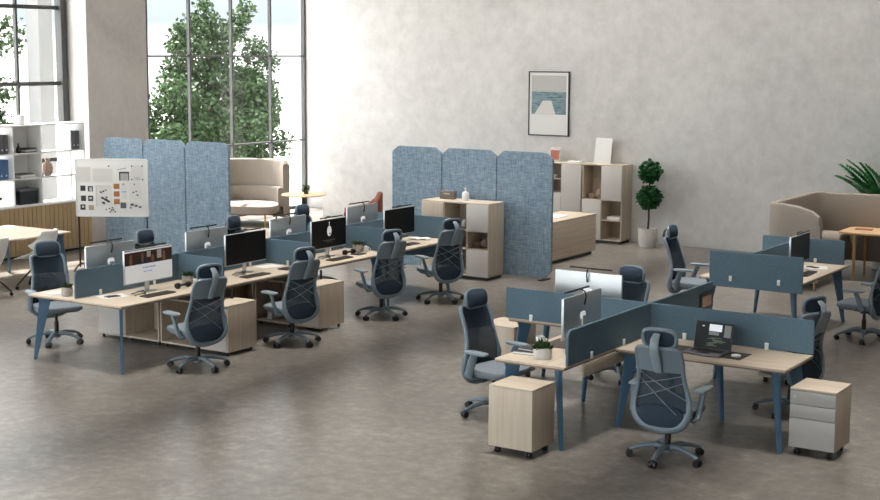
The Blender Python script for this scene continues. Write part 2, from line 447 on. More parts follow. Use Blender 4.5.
# ------------------------------------------------------------------ office chair
def interp(z, T):
    for (a, va), (b, vb) in zip(T, T[1:]):
        if z <= b:
            t = (z-a)/(b-a); t = max(0, min(1, t)); return va+(vb-va)*t
    return T[-1][1]
YB_T = [(.28, -.165), (.34, -.205), (.42, -.222), (.52, -.205), (.62, -.195), (.74, -.212), (.86, -.250), (.99, -.305)]
HW_T = [(.30, .09), (.315, .14), (.34, .185), (.39, .222), (.46, .240), (.54, .236), (.66, .205), (.78, .190), (.90, .195), (.96, .190), (.985, .165)]
def yb(x, z): return interp(z, YB_T)+.9*x*x
def make_chair(label):
    t = thing('office_chair', label, 'office chair')
    b = MB()
    b.cyl((0, 0, .065), (0, 0, .125), .042, .034, 16)
    ends = []
    for k in range(5):
        a = 2*PI*k/5+PI/2+PI/5; dx, dy = math.cos(a), math.sin(a)
        b.tube([(dx*.02, dy*.02, .105), (dx*.12, dy*.12, .118), (dx*.22, dy*.22, .100), (dx*.315, dy*.315, .068)], [.034, .030, .025, .018], 10, flat=(1, .75))
        ends.append((dx*.315, dy*.315, a))
    b.build('base', 'frame', t)
    for x, y, a in ends:
        c = MB(); px, py = -math.sin(a), math.cos(a)
        for s in (-1, 1):
            c.cyl((x+px*s*.008, y+py*s*.008, .03), (x+px*s*.03, y+py*s*.03, .03), .03, .028, 14)
        c.cyl((x, y, .03), (x, y, .068), .011, .011, 8)
        c.sup((x, y, .045), (.05, .05, .04), .8, .8, 12, 6)
        c.build('caster', 'black', t)
    MB().cyl((0, 0, .11), (0, 0, .25), .026).cyl((0, 0, .24), (0, 0, .36), .018).build('gas_lift', 'black', t)
    mch = MB().box((0, -.02, .367), (.17, .24, .045), .015)
    mch.tube([(.08, .05, .362), (.2, .06, .357), (.235, .06, .352)], [.008, .008, .014], 8)
    mch.build('tilt_mechanism', 'black', t)
    s = MB(); s.sup((0, .045, .425), (.50, .48, .085), .38, .55, 32, 10)
    s.build('seat', 'seat', t)
    MB().sup((0, .03, .394), (.47, .44, .045), .4, .5, 28, 8).build('seat_pan', 'frame', t)
    # back frame: closed outline
    zs = [.985, .965, .93, .86, .78, .70, .62, .54, .46, .40, .36, .33, .31]
    right = [(interp(z, HW_T), z) for z in zs]
    out = [(0, .99), (.08, .99), (.14, .988)]+right+[(.05, .295), (0, .292)]
    out = out+[(-x, z) for x, z in out[-2:0:-1]]
    fr = MB(); fr.tube([(x, yb(x, z), z) for x, z in out], [.019 if z > .60 else (.027 if z > .45 else .033) for x, z in out], 8, closed=True)
    # links from the lower rim forward under the seat
    for sx in (-1, 1):
        fr.tube([(sx*.16, yb(.16, .34)+.005, .335), (sx*.11, -.08, .355), (sx*.06, .02, .36)], [.026, .022, .016], 8)
    fr.build('back_frame', 'frame', t)
    def sheet(z0, z1, k, dy, nu=12, nv=12):
        def fn(u, v):
            z = z0+(z1-z0)*v; w = interp(z, HW_T)*k; x = -w+2*w*u
            return (x, yb(x, z)+dy, z)
        return fn
    MB().shell(sheet(.31, .98, .96, .012), 10, 22, .004).build('mesh_back', 'meshb', t)
    MB().shell(sheet(.785, .985, .97, -.014), 10, 8, .020).build('upper_shell', 'frame', t)
    def lum(u, v):
        a = -PI/2+PI*v; z = .41+.092*math.sin(a); w = .195*math.sqrt(max(0, math.cos(a)))+.004; x = -w+2*w*u
        return (x, yb(x, z)-.012, z)
    MB().shell(lum, 10, 12, .02).build('lumbar_pad', 'pad', t)
    st = MB()
    for (x0, z0, x1, z1) in ((-.175, .775, .215, .56), (-.20, .66, .18, .76), (-.225, .53, .19, .70), (-.185, .72, .15, .44)):
        pts = []
        for i in range(7):
            x = x0+(x1-x0)*i/6; z = z0+(z1-z0)*i/6; pts.append((x, yb(x, z)-.016, z))
        st.tube(pts, .0035, 6)
    st.build('lacing', 'strap', t)
    sp_ = MB(); sp_.tube([(0, yb(0, .80)-.020, .785), (0, yb(0, .85)-.038, .85), (0, yb(0, .95)-.052, .95), (0, -.360, 1.01), (0, -.345, 1.07), (0, -.300, 1.108)], [.026, .030, .031, .030, .029, .024], 14, flat=(1.3, .42))
    sp_.build('headrest_stem', 'framel', t)
    # headrest
    def hr(a, kx, kz, dy):
        e = .62
        x = kx*math.copysign(abs(math.cos(a))**e, math.cos(a)); z = kz*math.copysign(abs(math.sin(a))**e, math.sin(a))
        return (x, -.262+1.3*x*x+dy-.12*z, 1.060+z)
    MB().tube([hr(2*PI*i/28, .142, .080, 0) for i in range(28)], .017, 8, closed=True).build('headrest_frame', 'frame', t)
    def hp(u, v):
        x = .135*(2*u-1); z = .075*(2*v-1); r = max(0, 1-abs(2*u-1)**5); q = max(0, 1-abs(2*v-1)**5)
        return (x*(.9+.1*q), -.256+1.3*x*x-.12*z, 1.060+z*(.88+.12*r))
    h = MB()
    A = []
    def hp2(u, v):
        x, y, z = hp(u, v); b_ = (1-abs(2*u-1)**3)*(1-abs(2*v-1)**3); return (x, y+.05*b_, z)
    n = 10
    fa = [[h.bm.verts.new(hp(i/n, j/n)) for j in range(n+1)] for i in range(n+1)]
    fb = [[h.bm.verts.new(Vector(hp2(i/n, j/n))+Vector((0, .012, 0))) for j in range(n+1)] for i in range(n+1)]
    for i in range(n):
        for j in range(n):
            for g in ((fa[i][j], fa[i+1][j], fa[i+1][j+1], fa[i][j+1]), (fb[i][j], fb[i][j+1], fb[i+1][j+1], fb[i+1][j])):
                h.bm.faces.new(g).smooth = True
    for i in range(n):
        for a_, b_ in ((0, 0), (n, n)):
            h.bm.faces.new((fa[i][a_], fb[i][a_], fb[i+1][a_], fa[i+1][a_])).smooth = True
            h.bm.faces.new((fa[a_][i], fb[a_][i], fb[a_][i+1], fa[a_][i+1])).smooth = True
    h.build('headrest_pad', 'pad', t)
    for sx in (-1, 1):
        a = MB()
        a.tube([(sx*.14, -.05, .378), (sx*.255, -.07, .375), (sx*.280, -.07, .40), (sx*.292, -.02, .54), (sx*.295, .01, .605)], [.024, .028, .032, .030, .028], 10, flat=(1.25, .75))
        arm = a.build('armrest', 'frame', t)
        p = MB().sup((sx*.293, .035, .622), (.092, .26, .034), .5, .55, 24, 8)
        p.build('arm_pad', 'framel', arm)
    return t

chair0 = make_chair('mesh office chair with its back to us at the desk with the open laptop')
chair0.location = (-4.74, 10.93, 0); chair0.rotation_euler = (0, 0, math.radians(2)); chair0.scale = (1.03, 1.03, 1.03); chair0['group'] = 'mesh office chairs'
G = 'mesh office chairs'
dup(chair0, 'mesh office chair nearest the camera on the near side of the long desk row', (-10.45, 11.29, 0), 76, G)
dup(chair0, 'second mesh office chair from the left on the near side of the long desk row', (-10.43, 12.90, 0), 77, G)
dup(chair0, 'third mesh office chair from the left on the near side of the long desk row', (-10.53, 14.87, 0), 70, G)
dup(chair0, 'mesh office chair at the far right end of the long desk row', (-10.55, 16.33, 0), 70, G)
dup(chair0, 'mesh office chair facing us at the left end of the long desk row', (-12.77, 11.37, 0), -113, G)
dup(chair0, 'mesh office chair whose headrest shows behind the monitor with the lit white page', (-12.60, 12.95, 0), -88, G)
dup(chair0, 'mesh office chair whose headrest shows above the blank black monitor, before the left sofa', (-12.69, 14.76, 0), -84, G)
dup(chair0, 'mesh office chair behind the desk row whose headrest shows below the round table', (-12.80, 16.40, 0), -90, G)
dup(chair0, 'mesh office chair turned sideways at the desk with books, beside the plain wooden pedestal', (-6.76, 11.42, 0), -100, G)
dup(chair0, 'mesh office chair behind the bright white monitor back of the right desk cluster', (-6.42, 13.44, 0), 176, G)
dup(chair0, 'mesh office chair half hidden behind the right end of the laptop desk', (-4.40, 13.05, 0), 68, G)
dup(chair0, 'mesh office chair in profile between the topiary and the two seat desk', (-7.27, 17.30, 0), -88, G)
dup(chair0, 'mesh office chair cut off by the right edge of the photo', (-4.84, 16.96, 0), 86, G)

# ------------------------------------------------------------------ desks
T = .745
def leg_part(parent, x, y, dx, dy, h=.712):
    """tapered board leg splayed along the corner diagonal; (dx,dy) points inward"""
    d = Vector((dx, dy, 0)).normalized(); n = Vector((-d.y, d.x, 0))
    m = Matrix((( d.x, 0, n.x, x), (d.y, 0, n.y, y), (0, 1, 0, 0), (0, 0, 0, 1)))
    poly = [(.03, 0), (.068, 0), (.238, h-.04), (.255, h), (.085, h), (.108, h-.05)]
    return MB().prism(poly, m, .034, .006).build('leg', 'leg', parent)

def top_part(parent, x0, x1, y0, y1, mat, z=T):
    o = MB().bx(x0, x1, y0, y1, z-.02, z, .003).build('tabletop', mat, parent)
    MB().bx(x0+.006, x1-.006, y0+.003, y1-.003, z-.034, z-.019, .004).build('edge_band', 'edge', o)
    return o

def panel_part(parent, p0, p1, z0, z1, r0=.0, r1=.0, th=.026, name='divider_screen', clamps=(), face=1, clampz=T):
    p0 = Vector((p0[0], p0[1], 0)); p1 = Vector((p1[0], p1[1], 0)); d = p1-p0; L = d.length; d.normalize(); n = Vector((d.y, -d.x, 0))
    m = Matrix(((d.x, 0, n.x, p0.x), (d.y, 0, n.y, p0.y), (0, 1, 0, 0), (0, 0, 0, 1)))
    poly = [(0, z0), (L, z0)]
    def corner(cx, sgn, r):
        if r <= 0: return [(cx, z1)]
        c = (cx-sgn*r, z1-r)
        a = [(c[0]+sgn*r*math.cos(t), c[1]+r*math.sin(t)) for t in [PI/2*k/6 for k in range(7)]]
        return a
    poly += corner(L, 1, r1)
    poly += corner(0, -1, r0)[::-1]
    o = MB().prism(poly, m, th, .004).build(name, 'panel', parent)
    for s in clamps:
        c = MB(); q = p0+d*s
        rot = Matrix(((d.x, n.x, 0, 0), (d.y, n.y, 0, 0), (0, 0, 1, 0), (0, 0, 0, 1)))
        for sd in (-1, 1):
            c.box((q.x+n.x*sd*.02, q.y+n.y*sd*.02, clampz+.032), (.036, .014, .066), .003, 1, rot=rot)
        c.build('clamp', 'white', o)
    return o

def beams(parent, x0, x1, y0, y1, z=.70):
    b = MB(); i = .27
    b.bx(x0+i, x1-i, y0+i, y0+i+.03, z-.03, z+.015, .003).bx(x0+i, x1-i, y1-i-.03, y1-i, z-.03, z+.015, .003)
    b.bx(x0+i, x0+i+.03, y0+i, y1-i, z-.03, z+.015, .003).bx(x1-i-.03, x1-i, y0+i, y1-i, z-.03, z+.015, .003)
    b.build('under_frame', 'leg', parent)

def cable_spine(parent, x, y):
    c = MB()
    c.sup((x, y, .70), (.06, .06, .035), .8, .6, 12, 6)
    c.build('cable_outlet', 'white', parent)

ZP = 1.062
SX = -11.62
def bench(label, x0, x1, ys, spine_from, div_at, end_panel=None, cab_legs=True, legs_at=(), rad=.05):
    b = thing('bench_desk', label, 'desk')
    for y0, y1 in zip(ys, ys[1:]):
        top_part(b, x0, SX-.008, y0, y1-.003, 'woody'); top_part(b, SX+.008, x1, y0, y1-.003, 'woody')
        beams(b, x0, x1, y0, y1)
    for y, s in legs_at:
        leg_part(b, x1-.005, y, -1, s); leg_part(b, x0+.005, y, 1, s)
    return b
XL, X1 = -12.31, -10.87
YD = [10.57, 12.22, 13.88, 15.52]
b1 = bench('long six seat bench desk with blue legs and blue felt screens, left foreground', XL, X1, YD, 0, 0, legs_at=((10.57, 1), (15.51, -1)))
b2 = bench('two seat bench desk continuing the long row on the right, before the low storage unit', XL, X1, [15.525, 17.14], 0, 0, legs_at=((15.53, 1), (17.135, -1)))
panel_part(b1, (SX, 10.62), (SX, 12.22), T+.006, ZP, .06, 0, clamps=(.36, 1.2))
panel_part(b1, (SX, 12.22), (SX, 13.88), T+.006, ZP, 0, 0, clamps=(.4, 1.3))
panel_part(b1, (SX, 13.88), (SX, 15.50), T+.006, ZP, 0, 0, clamps=(.4, 1.3))
panel_part(b2, (SX, 15.55), (SX, 17.10), T+.006, ZP, 0, 0, clamps=(.4, 1.2))
for b, y in ((b1, 12.235), (b1, 13.87), (b2, 15.56)):
    panel_part(b, (-12.28, y), (-10.90, y), T+.006, ZP, .06, .06, clamps=(.36, 1.02))
panel_part(b2, (-12.28, 17.155), (-10.90, 17.155), .46, ZP, .06, .06)
for b, y in ((b1, 11.72), (b1, 13.35), (b2, 16.3)): cable_spine(b, -11.15, y)

# under-desk cabinets standing across the joints
def side_cabinet(label, x0, x1, y0, y1, door_right):
    c = thing('side_cabinet', label, 'cabinet')
    z0, z1 = .045, .585; xm = x0+(x1-x0)*(.42 if door_right else .58)
    xm = (x1-.46) if door_right else (x0+.46)
    s = MB()
    s.bx(x0, x1, y0, y1, z1-.02, z1, .002)
    s.bx(x0, x1, y0+.002, y1-.002, z0, z0+.02, .002)
    for x in (x0, x1-.018, xm-.009): s.bx(x, x+.018, y0+.002, y1-.002, z0+.02, z1-.02, .001)
    if door_right: s.bx(x0+.018, xm, y1-.02, y1-.006, z0+.02, z1-.02, 0)
    else: s.bx(xm, x1-.018, y1-.02, y1-.006, z0+.02, z1-.02, 0)
    xo0, xo1 = (x0, xm) if door_right else (xm, x1)
    xc = (xo0+xo1)/2
    s.build('carcass', 'woodz', c)
    d0, d1 = (xm+.012, x1-.02) if door_right else (x0+.02, xm-.012)
    MB().bx(d0, d1, y0-.006, y0+.012, z0+.022, z1-.024, .003).build('door', 'door', c)
    MB().bx(d0, d1, y1-.02, y1-.004, z0+.02, z1-.02, 0).build('back_panel', 'wood_dark', c)
    for x in (x0+.05, (x0+x1)/2, x1-.05):
        for y in (y0+.05, y1-.05): MB().cyl((x, y, 0), (x, y, .046), .016, .018, 10).build('foot', 'gun', c)
    for x in ((x0+.25), (x1-.3)):
        for y in (y0+.08, y1-.08): MB().cyl((x, y, z1-.002), (x, y, .70), .014, .014, 10).build('riser', 'gun', c)
    return c
side_cabinet('low wood cabinet with open shelf, under the long desk behind its nearest chair', -11.60, -10.555, 11.90, 12.40, True)
side_cabinet('low cabinet with pale door under the long desk, right of the nearest blue leg', -12.64, -11.63, 11.90, 12.40, False)
side_cabinet('low wood cabinet jutting out beside the third chair of the long desk row', -11.60, -10.56, 13.60, 14.10, True)
side_cabinet('low cabinet in the shade under the middle of the long desk', -12.64, -11.63, 13.60, 14.10, False)

for i, nm in enumerate(('bottom', 'middle', 'top')):
    one('box', MB().bx(-.035, .035, -.05, .05, 0, .07, .005), 'purewhite', '%s white box of the small stack inside the cabinet by the second near chair' % nm, 'box', (-11.42, 13.72, .065+.072*i), 0, 'small white boxes')
# pinwheel cluster, right foreground
CX, CY = -5.585, 12.36
cl = thing('desk_cluster', 'cross shaped four seat desk cluster with blue screens, right foreground', 'desk')
top_part(cl, CX+.01, -3.965, 11.60, CY-.005, 'wood')                 # laptop desk
top_part(cl, -6.29, CX-.005, 10.63, CY-.01, 'woody')                # books desk
top_part(cl, -7.16, CX-.01, CY+.005, 13.10, 'wood')                 # far left desk
top_part(cl, CX+.005, -4.80, CY+.01, 14.02, 'woody')                # far right desk
for (x0, x1, y0, y1) in ((CX+.01, -3.965, 11.60, CY), (-6.29, CX, 10.63, CY), (-7.16, CX, CY, 13.1), (CX, -4.80, CY, 14.02)): beams(cl, x0, x1, y0, y1)
for (x, y, dx, dy) in ((-3.96, 11.59, -1, 1), (-3.97, 12.35, -1, -1), (CX+.0, 11.59, 1, 1),
                       (CX, 10.62, -1, 1), (-6.29, 10.62, 1, 1), (-6.29, 12.34, 1, -1),
                       (-7.16, 12.37, 1, 1), (-7.16, 13.10, 1, -1), (CX, 13.10, -1, -1),
                       (-4.80, 12.37, -1, 1), (-4.80, 14.02, -1, -1), (CX, 14.02, 1, -1)): leg_part(cl, x, y, dx, dy)
panel_part(cl, (CX, 10.66), (CX, CY), T+.006, ZP, .06, 0, clamps=(.44, 1.1))
panel_part(cl, (CX, CY), (CX, 13.92), T+.006, ZP, 0, .0, clamps=(.5, 1.1))
panel_part(cl, (-7.18, CY), (CX-.013, CY), T+.006, ZP, .0, 0, clamps=(.3, 1.1))
panel_part(cl, (CX+.013, CY), (-3.965, CY), T+.006, ZP, 0, .03, clamps=(.36, 1.17))
# under-top tray of the books desk
MB().bx(CX+.0, CX+.02, 10.95, 12.2, .60, .715, .003).build('modesty_panel', 'woody', cl)

# two seat bench at the back right
RX0, RX1, RXM = -6.63, -5.365, -5.98
b3 = thing('bench_desk', 'two seat blue screened bench desk at right, in front of the beige booth', 'desk')
top_part(b3, RX0, RXM-.005, 16.08, 18.02, 'woody'); top_part(b3, RXM+.005, RX1, 16.08, 18.02, 'woody')
beams(b3, RX0, RX1, 16.08, 18.02)
for (x, y, dx, dy) in ((RX0, 16.1, 1, 1), (RX1, 16.1, -1, 1), (RX0, 18.01, 1, -1), (RX1, 18.01, -1, -1)): leg_part(b3, x, y, dx, dy)
pp = panel_part(b3, (-6.475, 16.05), (-5.315, 16.05), .645, 1.078, .01, .01)
for x in (-6.2, -5.6): MB().box((x, 16.03, .755), (.035, .018, .065), .003).build('clamp', 'purewhite', pp)
panel_part(b3, (-6.5, 17.93), (-5.405, 17.93), T+.006, ZP, .02, .02, clamps=(.72,))
panel_part(b3, (RXM, 16.07), (RXM, 17.91), T+.006, ZP, 0, 0, clamps=(.5, 1.3))

# ------------------------------------------------------------------ monitors
def monitor(label, loc, rz, content=None, group='desktop monitors'):
    t = thing('monitor', label, 'monitor', loc, rz, group)
    w, z0, z1 = .75, .115, .50
    MB().bx(-w/2, w/2, -.012, .014, z0, z1, .005).build('housing', 'alu', t)
    d = MB().bx(-w/2+.006, w/2-.006, -.0135, -.011, z0+.012, z1-.008, 0)
    disp = d.build('display', 'screenblack', t)
    MB().bx(-w/2+.004, w/2-.004, -.0145, -.0115, z0+.002, z0+.012, 0).build('chin', 'alu', t)
    s = MB(); s.bx(-.03, .03, .014, .032, .012, .30, .004); s.bx(-.09, .09, -.04, .11, 0, .010, .004)
    s.build('stand', 'alu', t)
    e = MB(); e.sup((0, .0165, .30), (.11, .008, .08), .8, .8, 18, 8); e.prism([(-.054, .295), (.054, .295), (0, .225)], Matrix(((1, 0, 0, 0), (0, 0, 1, .0165), (0, 1, 0, 0), (0, 0, 0, 1))), .006)
    e.build('emblem', 'whiteon', t)
    l = MB(); l.cyl((-.24, -.05, z1+.03), (.24, -.05, z1+.03), .009, .009, 10)
    l.tube([(0, -.05, z1+.03), (0, -.01, z1+.038), (0, .03, z1+.025), (0, .045, z1-.02), (0, .03, z1-.10)], [.006, .007, .008, .008, .009], 8)
    l.build('light_bar', 'black', t)
    if content: content(disp, w, z0+.012, z1-.008)
    return t
def qd(mb, x0, x1, z0, z1, y=-.0148): mb.bx(x0, x1, y-.0006, y+.0006, z0, z1, 0)
def page(disp, w, z0, z1):
    a = MB(); qd(a, -w/2+.006, w/2-.006, z0, z0+.20); a.build('web_page', 'pagelit', disp)
    a = MB(); qd(a, -w/2+.006, w/2-.006, z1-.022, z1-.004); a.build('top_bar', 'pagelit', disp)
    p = MB(); qd(p, -w/2+.006, w/2-.006, z0+.20, z1-.022); p.build('photo_strip', 'brownpic', disp)
    p = MB(); p.mi = 0
    for x, wd, h in ((-.28, .05, .1), (-.1, .05, .1), (.06, .07, .07), (.24, .05, .1)):
        p.sup((x, -.0158, z0+.20+h*.45), (wd, .001, h*.9), .8, .8, 12, 6); p.sup((x, -.0158, z0+.20+h), (.035, .001, .045), 1, 1, 12, 6)
    p.build('people_picture', 'skin', disp)
    p = MB(); qd(p, -.16, -.05, z0+.2, z0+.27, -.0156); qd(p, .03, .13, z0+.2, z0+.25, -.0156); p.build('clothes_picture', 'navy', disp)
    for q in ((.13, .2, z0+.24, z1-.03), (-.03, .03, z0+.27, z1-.03)):
        p = MB(); qd(p, *q, -.0156); p.build('window_picture', 'pot', disp)
    tx = MB()
    x = -.10
    for wd in (.03, .045, .02, .04, .035): qd(tx, x, x+wd, z0+.150, z0+.162, -.0156); x += wd+.008
    x = -.09
    for wd in (.05, .02, .05): qd(tx, x, x+wd, z0+.108, z0+.116, -.0156); x += wd+.008
    tx.build('page_text', 'texton', disp)
def logo_page(disp, w, z0, z1):
    a = MB(); zc = z0+.215
    a.sup((0, -.0152, zc), (.095, .0015, .14), 1, 1, 20, 10)
    qd(a, -.004, .004, zc+.07, zc+.105); a.sup((-.0, -.0152, zc+.115), (.02, .0015, .02), 1, 1, 10, 6)
    a.build('logo', 'whiteon', disp)
    b_ = MB(); b_.sup((.012, -.0162, zc-.035), (.03, .001, .03), 1, 1, 10, 6); b_.build('logo_mark', 'screenblack', disp)
    tx = MB()
    for z, ws in ((z0+.092, (.03, .05, .02, .05, .04, .03)), (z0+.072, (.03, .03, .04))):
        x = -sum(ws)/2-.004*len(ws)
        for q in ws: qd(tx, x, x+q, z, z+.008); x += q+.008
    tx.build('logo_text', 'greyon', disp)
MY = [11.45, 13.12, 14.79, 16.44]
monitor('monitor showing a white web page with a strip of people photos', (-11.33, MY[0], T), 90, page)
monitor('blank black monitor in the middle of the long desk, before the left sofa', (-11.33, MY[1], T), 90)
monitor('black monitor with a white oval logo and grey text', (-11.33, MY[2], T), 90, logo_page)
monitor('blank black monitor nearest the low storage unit, at the far end of the desk row', (-11.33, MY[3], T), 90)
bm_ = monitor('grey monitor back at the left end of the long desk, below the pinboard', (-11.91, MY[0]-.02, T), -90)
dup(bm_, 'grey monitor back against the left folding fabric screen', (-11.91, 13.06, T), -90)
dup(bm_, 'grey monitor back just left of the monitor with the oval logo', (-11.91, 14.66, T), -90)
dup(bm_, 'grey monitor back in front of the rust coloured chair', (-11.98, 16.44, T), -90)
dup(bm_, 'monitor seen edge on from behind on the desk with the books', (-5.88, 11.50, T), -90)
dup(bm_, 'monitor with bright white back facing us across the right desk cluster', (-6.41, 12.68, T), 180)
monitor('black monitor on the two seat desk in front of the beige booth', (-5.74, 17.15, T), 90).scale = (.95, .95, .92)

# ------------------------------------------------------------------ desk items
def keyboard(label, loc, rz):
    t = thing('keyboard', label, 'keyboard', loc, rz, 'keyboards')
    MB().bx(-.22, .22, -.065, .065, 0, .014, .004).build('body', 'kb', t)
    k = MB()
    for r in range(5):
        for c in range(14): k.bx(-.208+c*.0298, -.208+c*.0298+.025, -.056+r*.023, -.056+r*.023+.019, .012, .018, 0)
    tag(k.build('keys', 'key', t), kind='stuff')
    return t
k0 = keyboard('dark keyboard before the monitor with the white web page', (-11.08, 11.34, T), 90)
dup(k0, 'dark keyboard before the blank black monitor in mid row', (-11.06, 12.98, T), 90)
dup(k0, 'dark keyboard before the monitor with the oval logo', (-11.06, 14.68, T), 90)
dup(k0, 'dark keyboard before the black monitor at the far end of the long row', (-11.09, 16.30, T), 90)
dup(k0, 'dark keyboard on the two seat desk by the booth', (-5.56, 16.95, T), 92)

def succulent(label, loc, r=.07, h=.10, mat='potgrey', n=60, spiky=False):
    t = thing('potted_succulent', label, 'potted plant', loc, random.uniform(0, 90), 'potted succulents')
    MB().lathe([(r*.86, 0), (r*.96, h*.15), (r, h*.5), (r*.98, h), (r*.86, h), (r*.84, h*.85), (.001, h*.85)], seg=22).build('pot', mat, t)
    l = MB(); l.raw = True
    for i in range(n):
        a = random.uniform(0, 2*PI); e = random.uniform(.15, 1.4); q = r*random.uniform(.7, 1.25)
        p0 = Vector((math.cos(a)*r*.35, math.sin(a)*r*.35, h*.86)); d = Vector((math.cos(a)*math.cos(e), math.sin(a)*math.cos(e), math.sin(e)))
        sd = d.cross(Vector((0, 0, 1))).normalized()*r*.2; tip = p0+d*q
        mid = p0+d*q*.55
        v = [l.bm.verts.new(x) for x in (p0, mid+sd, tip, mid-sd, mid+d.cross(sd)*.8)]
        for g in ((0, 1, 4), (1, 2, 4), (2, 3, 4), (3, 0, 4), (0, 3, 2, 1)): l.bm.faces.new([v[k] for k in g])
    l.build('leaves', 'leaf', t); return t
succulent('green plant in a grey pot at the left end of the long desk', (-11.85, 10.72, T), .065, .10)
succulent('small green plant beside the dumbbell on the near bay of the long desk', (-11.33, 12.09, T), .068, .10)
succulent('small green plant on the long desk right of the oval logo monitor', (-11.30, 15.40, T), .068, .10)
succulent('green succulent in a speckled white pot beside the books', (-5.93, 10.86, T), .085, .10, 'pot', 80)

def cup(label, loc, mat='purewhite', r=.036, h=.075):
    m = MB().lathe([(r*.8, 0), (r*.95, h*.1), (r, h), (r*.9, h), (r*.82, h*.12), (.001, h*.12)], seg=18)
    t = thing('cup', label, 'cup', loc, 30, 'white cups'); m.build('body', mat, t)
    MB().tube([(r*.95, 0, h*.8), (r*1.5, 0, h*.75), (r*1.6, 0, h*.45), (r*.95, 0, h*.25)], .006, 8).build('handle', mat, t)
    return t
cup('white cup beside the plant on the near bay of the long desk', (-11.17, 12.06, T))
cup('white cup beside the plant right of the oval logo monitor', (-11.17, 15.42, T))
cup('white cup behind the stack of books', (-6.20, 11.30, T), h=.095, r=.04)

def dumbbell(label, loc, rz):
    t = thing('dumbbell', label, 'dumbbell', loc, rz, 'black dumbbells')
    MB().cyl((-.07, 0, .036), (.07, 0, .036), .013, .013, 10).build('grip', 'gun', t)
    for s in (-1, 1):
        MB().cyl((s*.055, 0, .036), (s*.075, 0, .036), .03, .036, 12).cyl((s*.075, 0, .036), (s*.105, 0, .036), .036, .03, 12).build('weight', 'black', t)
    return t
dumbbell('black dumbbell beside the keyboard of the white web page monitor', (-11.17, 11.84, T), 85)
dumbbell('black dumbbell beside the keyboard of the oval logo monitor', (-11.22, 15.10, T), 85)

def glasses(label, loc, rz):
    g = MB()
    for s in (-1, 1):
        g.tube([(s*.035+.026*math.cos(a), 0, .024+.02*math.sin(a)) for a in [2*PI*k/14 for k in range(14)]], .004, 6, closed=True)
        g.tube([(s*.062, 0, .03), (s*.066, .06, .022), (s*.064, .13, .006)], .004, 6)
    g.tube([(-.01, 0, .03), (.01, 0, .03)], .004, 6)
    one('eyeglasses', g, 'black', label, 'glasses', loc, rz, 'eyeglasses')
glasses('black eyeglasses by the foot of the white web page monitor', (-11.2, 11.30-.05, T+.004), 150)
glasses('black eyeglasses by the foot of the blank mid row monitor', (-11.2, 12.93, T+.004), 150)
glasses('black eyeglasses by the foot of the oval logo monitor', (-11.2, 14.62, T+.004), 150)

one('paper_sheet', MB().bx(-.16, .16, -.11, .11, 0, .004, 0), 'paper', 'white paper sheet on the near left corner of the long desk', 'paper', (-11.42, 10.98, T), 70)
one('tablet', MB().bx(-.075, .075, -.055, .055, 0, .008, .003), 'gun', 'dark tablet lying on the white paper sheet', 'tablet', (-11.40, 10.96, T+.004), 75)
one('magazine', MB().bx(-.14, .14, -.10, .10, 0, .006, .001), 'papergrey', 'grey magazine left of the potted plant at the end of the long desk', 'magazine', (-12.08, 10.80, T), 84)
one('paper_sheet', MB().bx(-.15, .15, -.105, .105, 0, .004, 0), 'paper', 'white paper sheet right of the blank mid row monitor', 'paper', (-11.42, 13.66, T), 80)
one('notebook', MB().bx(-.10, .10, -.07, .07, 0, .012, .003), 'gun', 'dark notebook near the second divider of the long desk', 'notebook', (-11.10, 13.63, T), 95)
one('notebook', MB().bx(-.09, .09, -.07, .07, 0, .012, .003), 'gun', 'dark notebook on the long desk right of the third chair headrest', 'notebook', (-11.12, 15.38-.2, T), 92)
op = thing('open_book', 'open white book on the desk beside the low storage unit', 'book', (-11.30, 16.92, T), 20)
for s in (-1, 1):
    MB().shell(lambda u, v: (s*(.004+.14*u), -.1+.2*v, .004+.016*math.sin(u*PI*.9)), 8, 2, .004, (0, 0, 1)).build('page', 'paper', op)
one('notebook', MB().bx(-.12, .12, -.09, .09, 0, .012, .003), 'mat', 'dark notebook by the far keyboard of the long row', 'notebook', (-11.22, 15.98, T), 80)
one('smartphone', MB().bx(-.04, .04, -.08, .08, 0, .009, .003), 'black', 'black phone on white papers on the two seat desk', 'phone', (-5.68, 17.52, T+.004), 60)
one('paper_sheet', MB().bx(-.16, .16, -.14, .14, 0, .004, 0), 'paper', 'white papers on the two seat desk by the booth', 'paper', (-5.66, 17.52, T), 20)

# books desk
bk = [('thin white book with dark cover on top of the stack beside the succulent', 'gun', .018), ]
t = thing('book', 'pale book at the bottom of the stack beside the succulent', 'book', (-6.13, 11.0, T), 8)
MB().bx(-.13, .13, -.10, .10, .003, .022, .001).build('pages', 'paper', t)
MB().bx(-.133, .133, -.103, .103, 0, .003, 0).bx(-.133, .133, -.103, .103, .022, .025, 0).build('cover', 'gun', t)
t = thing('book', 'dark book on top of the stack beside the succulent', 'book', (-6.12, 11.03, T+.025), -4)
MB().bx(-.11, .11, -.085, .085, .003, .016, .001).build('pages', 'papergrey', t)
MB().bx(-.113, .113, -.088, .088, 0, .003, 0).bx(-.113, .113, -.088, .088, .016, .019, 0).build('cover', 'gun', t)
one('desk_mat', MB().bx(-.14, .14, -.20, .20, 0, .005, .002), 'mat', 'dark desk mat behind the succulent on the books desk', 'desk mat', (-6.08, 11.52, T), 0)
t = thing('mug', 'dark mug beside the divider screen near the succulent', 'cup', (-5.80, 11.12, T), 0)
MB().lathe([(.03, 0), (.038, .01), (.04, .085), (.036, .085), (.032, .01), (.001, .01)], seg=18).build('body', 'gun', t)
MB().tube([(.038, 0, .07), (.062, 0, .065), (.064, 0, .035), (.038, 0, .02)], .006, 8).build('handle', 'gun', t)
t = thing('photo_frame', 'small dark frame clipped to the screen of the far right cluster desk', 'picture frame', (CX+.022, 13.72, .80), 0)
